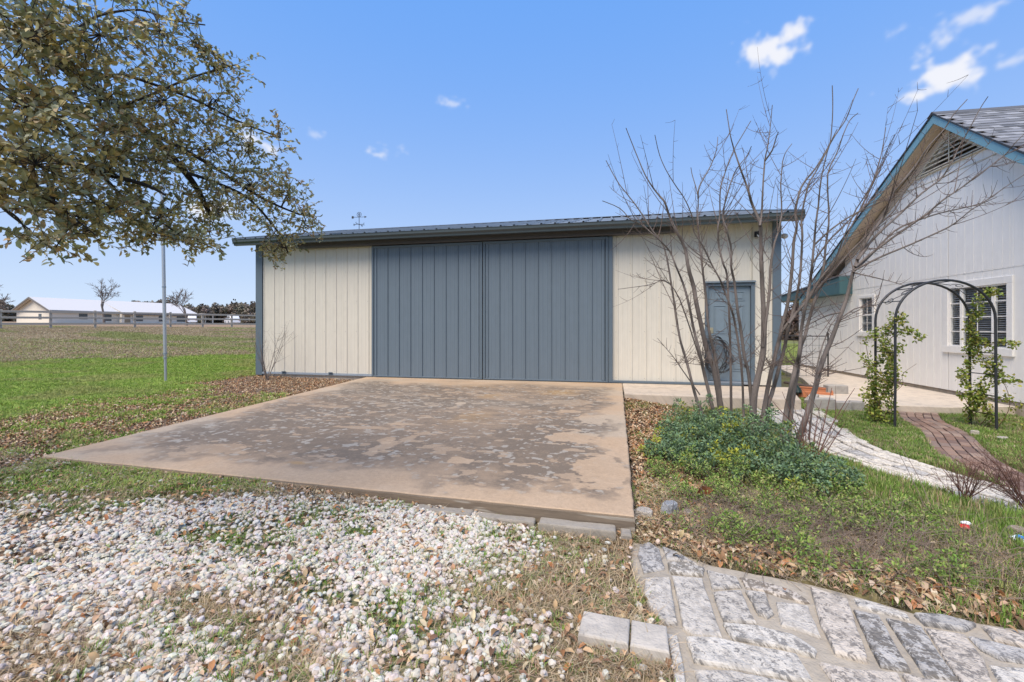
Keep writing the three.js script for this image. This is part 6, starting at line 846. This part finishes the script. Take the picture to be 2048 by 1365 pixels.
// fallen leaves
{
  const L = new Leaves(); L.add(V(-0.5, 0, 0), V(1, 0, 0), V(0, 1, 0), 1, 0.48, [1, 1, 1], 0.35, 0.35); const lg = L.geo(); lg.deleteAttribute('color');
  const BR = [[0.27, 0.155, 0.075], [0.35, 0.21, 0.11], [0.46, 0.33, 0.195], [0.17, 0.095, 0.05], [0.50, 0.40, 0.27], [0.34, 0.155, 0.06], [0.40, 0.27, 0.155]];
  const lm = std(new THREE.Color(0xffffff), 0.75);
  scatter('leaf_litter', 'brown and tan fallen leaves drifted along the driveway edges', 'leaves', lg, lm, 120000, 17, r => {
    let x, z; const k = r(); if (k < 0.5) { const F = 3.4 + 10 * r(), px = -1.3 + r() * 1.0; x = px * F * 0.9772 - F * 0.2122; z = 10.28 - (px * F * 0.2122 + F * 0.9772); } else if (k < 0.8) { x = 0.2 + 1.9 * r(); z = 1.6 + 6.2 * r(); } else { x = -6 + 6.4 * r(); z = 6.9 + 2.4 * r(); }
    if (x < 0.16 && z < 6.9 && x > -5.2) return null; if (paved(x, z)) return null; const c = cover(x, z); if (r() > c.leaf * (k < 0.5 ? 0.9 : 0.62)) return null; const s = 0.028 + 0.026 * r(); return { x, y: gy(x, z) + 0.008 + 0.02 * r() + (c.gravel > 0.5 ? 0.012 : 0), z, rx: (r() - 0.5) * 1.1, ry: r() * 6.28, rz: (r() - 0.5) * 1.1, sx: s, sy: s * (0.7 + 0.6 * r()), sz: s * (0.7 + 0.5 * r()), c: jit(pick(BR, r), r, 0.25) };
  });
  // larger leaves blown against the patio and a few on the concrete
  scatter('patio_leaves', 'large curled brown leaves heaped between weeds and stone patio', 'leaves', lg, lm, 620, 18, r => { const t = r(), x = lerp(0.2, 2.3, t) + (r() - 0.5) * 0.1, z = 7.28 + (x - 0.2) * 0.27 + (r() + r() + r() - 1.5) * 0.26; if (paved(x, z) && r() > 0.05) return null; const on = paved(x, z), s = 0.028 + 0.036 * r(); return { x, y: on ? -0.088 : gy(x, z) + 0.012 + 0.035 * r(), z, rx: (r() - 0.5) * 1.3 * (on ? 0.2 : 1), ry: r() * 6.28, rz: (r() - 0.5) * 1.3 * (on ? 0.2 : 1), sx: s, sy: s, sz: s, c: jit(pick(BR, r), r, 0.25) }; });
}
// dead brush: thin grey and brown stems lying over the bed edge
{
  const r = rng(19), tw = []; for (let k = 0; k < 2600; k++) { const x = 1.3 + (r() + r() + r() - 1.5) * 1.1, z = 7.08 + (x - 1.3) * 0.12 + (r() + r() - 1) * 0.62; if (paved(x, z) || x < 0.35) continue; const d = rdir(r); d.y = Math.abs(d.y) * 0.7 + 0.25; d.normalize(); tw.push(tube(twigLine(V(x, gy(x, z), z), d, 0.10 + 0.24 * r(), 0.0013 + 0.001 * r(), V((r() - 0.5) * 0.8, -0.8, (r() - 0.5) * 0.8), 5, 0.6), 3, false)); }
  for (let k = 0; k < 16; k++) { const x = 0.9 + 1.6 * r(), z = 6.1 + 1.0 * r(), d = rdir(r, 0.7); tw.push(tube(twigLine(V(x, gy(x, z), z), d, 0.4 + 0.4 * r(), 0.0028, V((r() - 0.5) * 1.4, -1.3, (r() - 0.5) * 1.4), 9, 0.5), 4, false)); }
  const o = single('dead_brush', 'matted dead brown stems at the edge of the garden bed', 'brush', merge(tw), std(lin(0.23, 0.175, 0.135), 0.9)); o.userData.kind = 'stuff';
}
// ---------------------------------------------------------------- small things on the ground
function rock(name, label, x, z, y, [sx, sy, sz], color, seed, group) { const g = new THREE.IcosahedronGeometry(1, 3), p = g.attributes.position; for (let i = 0; i < p.count; i++) { const v = V(p.getX(i), p.getY(i), p.getZ(i)); v.multiplyScalar(1 + 0.5 * (fbm(v.x * 1.1 + seed, v.y * 1.1 + v.z * 0.9 + seed, 4, seed) - 0.5)); v.x = clamp(v.x, -0.8, 0.78); v.y = clamp(v.y, -0.7, 0.66); v.z = clamp(v.z, -0.8, 0.8); p.setXYZ(i, v.x * sx, v.y * sy, v.z * sz); } g.computeVertexNormals(); const o = single(name, label, 'rock', g, std(color, 0.92, { map: stoneT[1], bumpMap: stoneB, bumpScale: 0.01 }), group); o.position.set(x, y, z); o.rotation.y = seed; return o; }
rock('rock', 'pale squarish rock against the driveway slab corner', 0.235, 6.98, -0.10, [0.075, 0.06, 0.06], lin(1.1, 1.05, 0.98), 3);
rock('rock', 'pointed blue-grey rock among the leaves by the driveway corner', 0.42, 6.9, -0.10, [0.085, 0.11, 0.05], lin(0.75, 0.82, 0.92), 7);
rock('rock', 'small pale rock half buried in leaves by the pointed rock', 0.55, 6.86, -0.12, [0.05, 0.04, 0.04], lin(1.0, 0.95, 0.88), 11);
rock('rock', 'white rock at the base of the red-brown suckers', 2.02, 5.5, -0.16, [0.12, 0.07, 0.09], lin(1.15, 1.12, 1.05), 5);
rock('rock', 'dark brown rock below the white rock by the suckers', 1.88, 5.75, -0.16, [0.17, 0.08, 0.1], lin(0.38, 0.31, 0.26), 6);
rock('rock', 'rounded tan rock in the grass by the blue wrapper', 2.62, 6.74, -0.12, [0.1, 0.055, 0.06], lin(0.8, 0.68, 0.55), 8);
rock('rock', 'small white stone in grass beside the brick path', 4.83, 3.0, -0.2, [0.055, 0.045, 0.05], lin(1.15, 1.1, 0.95), 9);
rock('rock', 'flat white stone in grass near the arch leg', 5.0, 3.2, -0.22, [0.09, 0.03, 0.05], lin(1.15, 1.12, 1.05), 10);
// two pavers
[[[-0.115, 8.215, 0.088, 8.232, 0.075, 8.395, -0.13, 8.378], 'speckled concrete paver lying in the grass beside the gravel'], [[0.094, 8.233, 0.24, 8.245, 0.232, 8.41, 0.082, 8.397], 'speckled concrete paver wedged against the stone patio']].forEach(([p, l]) => single('paver', l, 'paver', slabGeo(roughRim(p, 0.0025, 0.04, 5), -0.14, -0.062, 0.008), new THREE.MeshStandardMaterial({ map: M.concrete.map, color: lin(0.92, 1.0, 1.1), bumpMap: stoneB, bumpScale: 0.01, roughness: 0.95, side: THREE.DoubleSide })));
{ const g = new THREE.CylinderGeometry(0.07, 0.055, 0.09, 14, 3, true, 0, 2.0), o = single('pot_shard', 'curved terracotta pot shard in the weeds by the bed', 'pot shard', g, M.terracotta); o.position.set(0.69, -0.04, 6.72); o.rotation.set(0.5, 2.4, 0.4); }
{ // crumpled litter
  const crumple = (seed, s) => { const g = new THREE.IcosahedronGeometry(s, 2), p = g.attributes.position; for (let i = 0; i < p.count; i++) { const v = V(p.getX(i), p.getY(i), p.getZ(i)); const k = 0.6 + 0.8 * noise(v.x / s * 2.3 + seed, (v.y * 1.7 + v.z * 2.1) / s, seed); p.setXYZ(i, v.x * k * 1.3, v.y * k * 0.7, v.z * k); } g.computeVertexNormals(); return g; };
  const a = thing('wrapper', 'crumpled red and white wrapper in the grass', 'litter', [2.3, -0.10, 6.73]); part(a, 'red_part', crumple(3, 0.022), std(lin(0.5, 0.04, 0.03), 0.4)); const w = part(a, 'white_part', crumple(5, 0.018), std(lin(0.8, 0.8, 0.8), 0.4)); w.position.set(0.012, 0.022, -0.012);
  const b = thing('wrapper', 'crumpled blue and white wrapper beside the tan rock', 'litter', [2.5, -0.10, 6.86]); part(b, 'white_part', crumple(7, 0.028), std(lin(0.75, 0.8, 0.84), 0.35)); const u = part(b, 'blue_part', crumple(9, 0.017), std(lin(0.04, 0.22, 0.55), 0.35)); u.position.set(-0.006, 0.016, 0.014);
}
// planter of terracotta and concrete blocks by the house patio
{
  const t = thing('terracotta_planter', 'long broken terracotta planter box full of soil by barn corner', 'planter', [4.05, -0.2, -0.05], -0.35);
  part(t, 'front_side', box(-0.36, 0.36, 0.0, 0.13, 0.14, 0.165, 0.006), M.terracotta); part(t, 'rear_side', box(-0.36, 0.36, 0.0, 0.16, -0.165, -0.14, 0.006), M.terracotta); part(t, 'end_side', box(-0.36, -0.335, 0, 0.145, -0.139, 0.139, 0.006), M.terracotta); part(t, 'end_side', box(0.335, 0.36, 0, 0.15, -0.139, 0.139, 0.006), M.terracotta); part(t, 'rim', merge([box(-0.38, 0.38, 0.161, 0.185, -0.175, -0.13, 0.005)]), M.terracotta); part(t, 'soil', box(-0.334, 0.334, 0.0, 0.08, -0.138, 0.138, 0.02), std(lin(0.10, 0.075, 0.055), 0.95));
  const B = [[4.52, -0.12, 0.1, 0.38, 0.2, 'grey concrete block standing beside the terracotta planter', 0.3], [3.66, 1.42, -0.1, 0.32, 0.17, 'pale concrete block at the path end of the block row', 0.22], [3.98, 1.36, -0.1, 0.24, 0.17, 'pale concrete block in the middle of the block row', 0.17], [4.22, 1.3, -0.12, 0.2, 0.17, 'pale concrete block at the house patio end of the block row', 0.18], [3.75, 0.75, 0.9, 0.35, 0.15, 'tilted broken concrete block behind the block row', 0.16]];
  for (const [x, z, turn, w, d, l, hh] of B) { const o = single('concrete_block', l, 'block', box(-w / 2, w / 2, 0, hh, -d / 2, d / 2, 0.012), M.greyConcrete); o.position.set(x, groundY(x, z) - 0.02, z); o.rotation.y = turn; if (l.startsWith('tilted')) o.rotation.z = 0.25; }
  const p = single('loose_board', 'weathered dark board lying behind the terracotta planter', 'board', box(-0.6, 0.6, 0, 0.035, -0.07, 0.07, 0.004), std(lin(0.1, 0.07, 0.055), 0.9, { map: streak })); p.position.set(4.4, -0.1, -0.75); p.rotation.set(0.1, -0.5, -0.06);
}
// ---------------------------------------------------------------- pole on the lawn
{
  const x = -10.03, z = 1.82, t = thing('flag_pole', 'thin galvanised steel pole standing on the lawn', 'pole', [x, groundY(x, z), z]); t.rotation.z = 0.022;
  part(t, 'lower_tube', pipe([[0, -0.1, 0], [0, 0.62, 0]], 0.028, 12), M.poleMetal); part(t, 'upper_tube', pipe([[0, 0.62, 0], [0, 4.6, 0]], 0.036, 12), M.poleMetal);
  for (const y of [0.56, 0.66, 2.2]) { const g = new THREE.CylinderGeometry(0.042, 0.042, 0.03, 12); g.translate(0, y, 0); part(t, 'clamp', g, M.galv); }
}
// ---------------------------------------------------------------- far side: rail fence, long house, cars, trees
{
  const A = V(-41.05, 0, -12.53), B = V(-34.42, 0, -28.3), d = V().subVectors(B, A), L = d.length(); d.normalize(); const turn = Math.atan2(-d.z, d.x);
  const m = std(lin(0.40, 0.36, 0.31), 0.9, { map: streak }); const f = thing('rail_fence', 'weathered three-rail wooden fence across the pasture', 'fence', [A.x, 0, A.z], turn); const N = 12, sp = 2.45;
  for (let k = -4; k <= N; k++) { const s = k * sp, x = A.x + d.x * s, z = A.z + d.z * s, y = groundY(x, z); part(f, 'post', box(s - 0.075, s + 0.075, y - 0.3, y + 1.33 + (hash2(k, 1) - 0.5) * 0.08, -0.075, 0.075, 0.01), m); if (k < N) { const x1 = x + d.x * sp, z1 = z + d.z * sp, y1 = groundY(x1, z1); for (const hgt of [0.34, 0.78, 1.2]) { const g = box(0, sp - 0.01, -0.075, 0.075, 0.077, 0.115, 0.006); g.rotateZ(Math.atan2(y1 - y, sp)); g.translate(s, y + hgt + (hash2(k, hgt * 9) - 0.5) * 0.03, 0); part(f, 'rail', g, m); } } }
  // the long white house
  const px = -106.6, pz = -56.6, hy = groundY(px, pz) - 0.3, h = thing('farm_house', 'long low white farmhouse with pale metal roof beyond the fence', 'house', [px, hy, pz], 1.428);
  const wm = std(lin(0.78, 0.73, 0.62), 0.7), rm = std(lin(0.60, 0.585, 0.56), 0.6), dk = std(lin(0.07, 0.08, 0.085), 0.12), tm = std(lin(0.16, 0.15, 0.14), 0.8);
  const prism = (pts, x0, x1) => extrudeX(pts, x0, x1);
  const eave = 2.9, ridge = 5.35, dep = 12.6;
  part(h, 'wall', prism([[0, 0], [-dep, 0], [-dep, eave], [-dep / 2, ridge - 0.1], [0, eave]], 0, 11), wm);
  part(h, 'wall', prism([[1.2, 0], [-dep, 0], [-dep, eave], [-dep / 2, ridge - 0.1], [1.2, eave - 0.2]], 11.02, 27), wm);
  const roofP = (zf, e) => [[zf + 0.6, e - 0.12], [-dep / 2, ridge + 0.08], [-dep - 0.6, eave - 0.15], [-dep - 0.6, eave - 0.02], [-dep / 2, ridge + 0.24], [zf + 0.6, e + 0.02]];
  part(h, 'roof', prism(roofP(0, eave), -0.7, 10.9), rm); part(h, 'roof', prism(roofP(1.2, eave - 0.2), 10.95, 27.6), rm);
  part(h, 'rake_board', prism([[0.62, eave - 0.35], [-dep / 2, ridge - 0.12], [-dep - 0.62, eave - 0.38], [-dep - 0.62, eave - 0.12], [-dep / 2, ridge + 0.2], [0.62, eave - 0.05]], -0.85, -0.72), tm);
  part(h, 'fascia', merge([box(-0.7, 10.9, eave - 0.42, eave - 0.1, 0.6, 0.68), box(10.95, 27.6, eave - 0.62, eave - 0.3, 1.8, 1.88)]), tm);
  for (const [x0, x1, y0, y1, z] of [[4.2, 5.6, 1.2, 2.3, 0.02], [8.6, 9.8, 0.9, 2.3, 0.02], [13.2, 15.2, 0.9, 2.2, 1.22], [18.5, 20.0, 0.9, 2.2, 1.22], [22.5, 24.5, 0.9, 2.2, 1.22]]) part(h, 'window', box(x0, x1, y0, y1, z - 0.05, z + 0.03), dk);
  part(h, 'door', box(11.6, 12.7, 0, 2.15, 1.2, 1.26), std(lin(0.3, 0.24, 0.16), 0.7)); part(h, 'gable_window', box(-0.04, 0.02, 1.1, 2.2, -4.6, -3.6), dk);
  part(h, 'carport_roof', box(27.7, 36, 2.75, 3.0, -8, 2.2), rm); for (const [x, z] of [[35.6, 1.8], [35.6, -7.4], [31, 1.8]]) part(h, 'carport_post', box(x - 0.1, x + 0.1, 0, 2.75, z - 0.1, z + 0.1), wm);
  for (const [x, z] of [[-8.9, 0]]) ; 
  // white cars
  const car = (name, label, x, z, turn) => {
    const c = thing(name, label, 'car', [x, groundY(x, z), z], turn), wp = new THREE.MeshPhysicalMaterial({ color: lin(0.8, 0.81, 0.82), roughness: 0.3, clearcoat: 1 });
    const body = [[-2.4, 0.42], [-2.42, 0.95], [-2.3, 1.12], [-1.0, 1.2], [-0.9, 1.2], [2.1, 1.15], [2.35, 1.0], [2.42, 0.45], [1.95, 0.35], [-1.95, 0.35]];
    const ex = (pts, w, b) => { const s = new THREE.Shape(pts.map(p => new THREE.Vector2(...p))), g = new THREE.ExtrudeGeometry(s, { depth: w - 2 * b, bevelEnabled: true, bevelSize: b, bevelThickness: b, bevelSegments: 2 }); g.translate(0, 0, -w / 2 + b); return g; };
    part(c, 'body', ex(body, 1.85, 0.08), wp); part(c, 'cabin', ex([[-1.05, 1.15], [-0.45, 1.68], [1.75, 1.72], [2.2, 1.15]], 1.6, 0.1), wp);
    for (const s of [-1, 1]) { part(c, 'side_window', ex([[-0.75, 1.22], [-0.35, 1.58], [0.45, 1.6], [0.45, 1.22]], 0.04, 0.01).translate(0, 0, s * 0.81), dk); part(c, 'side_window', ex([[0.55, 1.22], [0.55, 1.6], [1.6, 1.6], [1.9, 1.22]], 0.04, 0.01).translate(0, 0, s * 0.81), dk); }
    for (const xx of [-1.45, 1.45]) for (const s of [-1, 1]) { const w = sub(c, 'wheel', [xx, 0.37, s * 0.86]); const ty = new THREE.CylinderGeometry(0.37, 0.37, 0.22, 20); ty.rotateX(Math.PI / 2); part(w, 'tyre', ty, dk); const rm2 = new THREE.CylinderGeometry(0.22, 0.22, 0.23, 14); rm2.rotateX(Math.PI / 2); part(w, 'rim', rm2, M.galv); }
    for (const s of [-1, 1]) part(c, 'headlight', box(-2.52, -2.44, 0.75, 0.9, s * 0.6 - 0.15, s * 0.6 + 0.15, 0.01), M.trimWhite);
    for (const s of [-1, 1]) part(c, 'tail_light', box(2.44, 2.52, 0.8, 1.0, s * 0.7 - 0.1, s * 0.7 + 0.1, 0.01), std(lin(0.4, 0.02, 0.02), 0.4));
    return c;
  };
  car('sport_utility_car', 'white sport utility car parked in front of the farmhouse carport', -95.1, -76.4, -0.75);
  car('white_car', 'white car parked beyond the fence near the barn corner trim', -74.5, -66.5, -0.6);
  // bare trees by the farmhouse and the wood behind
  const bare = (name, label, x, z, H, seed, leanx = 0) => { const r = rng(seed), t = thing(name, label, 'tree', [x, groundY(x, z) - 0.2, z]); const m2 = std(lin(0.17, 0.145, 0.125), 0.95); const tw = []; const grow = (p, d, L, rad, lv) => { const ln = twigLine(p, d, L, rad, V((r() - 0.5) * 0.6, 0.15, (r() - 0.5) * 0.6), 5, 0.55); const g = tube(ln, lv ? 5 : 8, false); if (lv < 2) part(t, lv ? 'branch' : 'trunk', g, m2); else tw.push(g); if (lv < 4) { const n = lv === 0 ? 4 : 4; for (let k = 0; k < n; k++) { const mm = lv ? 2 + Math.floor(r() * 4) : 3 + Math.floor(r() * 3), q = V(ln[mm * 4], ln[mm * 4 + 1], ln[mm * 4 + 2]), e = d.clone().add(rdir(r, 0.35).multiplyScalar(0.85)).normalize(); grow(q, e, L * (0.5 + 0.25 * r()), Math.max(0.022, ln[mm * 4 + 3] * 0.55), lv + 1); } } }; grow(V(0, 0, 0), V(leanx, 1, 0).normalize(), H * 0.42, H * 0.024, 0); const o = part(t, 'twigs', merge(tw), m2); o.userData.kind = 'stuff'; };
  bare('far_tree', 'bare forked tree in front of the farmhouse long roof', -72.5, -41.5, 7.6, 901, 0.1); bare('far_tree', 'leaning bare tree beside the farmhouse gable', -78.5, -32.5, 7.2, 902, 0.25); bare('far_tree', 'small bare tree just behind the rail fence', -56.3, -40.2, 6.0, 903);
  // wood on the skyline
  const CL = new Leaves(), r = rng(77); for (let i = 0; i < 70; i++) CL.add(rdir(r).multiplyScalar(0.9 * Math.cbrt(r())), rdir(r), rdir(r), 0.45, 0.3, [1, 1, 1]); const cg = CL.geo(); cg.deleteAttribute('color');
  const woods = (name, label, n, seed, fn) => scatter(name, label, 'wood', cg, std(new THREE.Color(0xffffff), 0.9), n, seed, fn);
  woods('far_wood', 'grey-brown wood along the skyline beyond the pasture', 5200, 904, q => { const k = q(), px2 = lerp(-1.32, -0.42, k), F = 150 + q() * 45 + 20 * noise(k * 30, 3); const x = px2 * F * 0.9772 - F * 0.2122, z = 10.28 - (px2 * F * 0.2122 + F * 0.9772); const cell = Math.floor(k * 70), hgt = 4.4 + 3.2 * hash2(cell, 7), y = groundY(x, z) + hgt * Math.pow(q(), 0.75); const s = 0.9 + 0.9 * q(); return { x, y, z, rx: q() * 3, ry: q() * 6, rz: q() * 3, sx: s * 1.2, sy: s, sz: s * 1.2, c: jit(pick([[0.17, 0.15, 0.115], [0.14, 0.135, 0.10], [0.22, 0.185, 0.15], [0.12, 0.12, 0.09], [0.26, 0.225, 0.195]], q), q, 0.2) }; });
  woods('back_wood', 'brown trees seen through the gap between barn and house', 1500, 905, q => { const px2 = lerp(0.5, 0.78, q()), F = 46 + q() * 26; const x = px2 * F * 0.9772 - F * 0.2122, z = 10.28 - (px2 * F * 0.2122 + F * 0.9772); return { x, y: groundY(x, z) + 0.5 + 4.0 * q() * (0.6 + 0.4 * Math.sin(px2 * 60)), z, rx: q() * 3, ry: q() * 6, rz: q() * 3, sx: 0.6 + 0.4 * q(), c: jit(pick([[0.12, 0.08, 0.06], [0.09, 0.07, 0.05], [0.14, 0.09, 0.07]], q), q, 0.2) }; });
}
// wire fence across the gap between barn and house
{
  const t = thing('wire_fence', 'dark wire mesh gate in the gap between barn and house', 'fence', [3.55, -0.16, -3.6]); const w = 2.3, hgt = 1.15;
  for (let y = 0.05; y < hgt; y += 0.17) part(t, 'wire', pipe([[0, y, 0], [w, y, 0]], 0.004, 4), M.darkMetal);
  for (let x = 0.0; x <= w + 0.01; x += 0.16) part(t, 'wire', pipe([[x, 0, 0.004], [x, hgt, 0.004]], 0.004, 4), M.darkMetal);
  for (const x of [0, w]) part(t, 'post', pipe([[x, -0.2, 0], [x, hgt + 0.1, 0]], 0.022, 8), M.darkMetal); part(t, 'top_rail', pipe([[0, hgt, 0], [w, hgt, 0]], 0.014, 8), M.darkMetal);
}
scene.traverse(o => { if (o.isMesh) { o.castShadow = true; o.receiveShadow = true; } });
renderer.render(scene, camera);
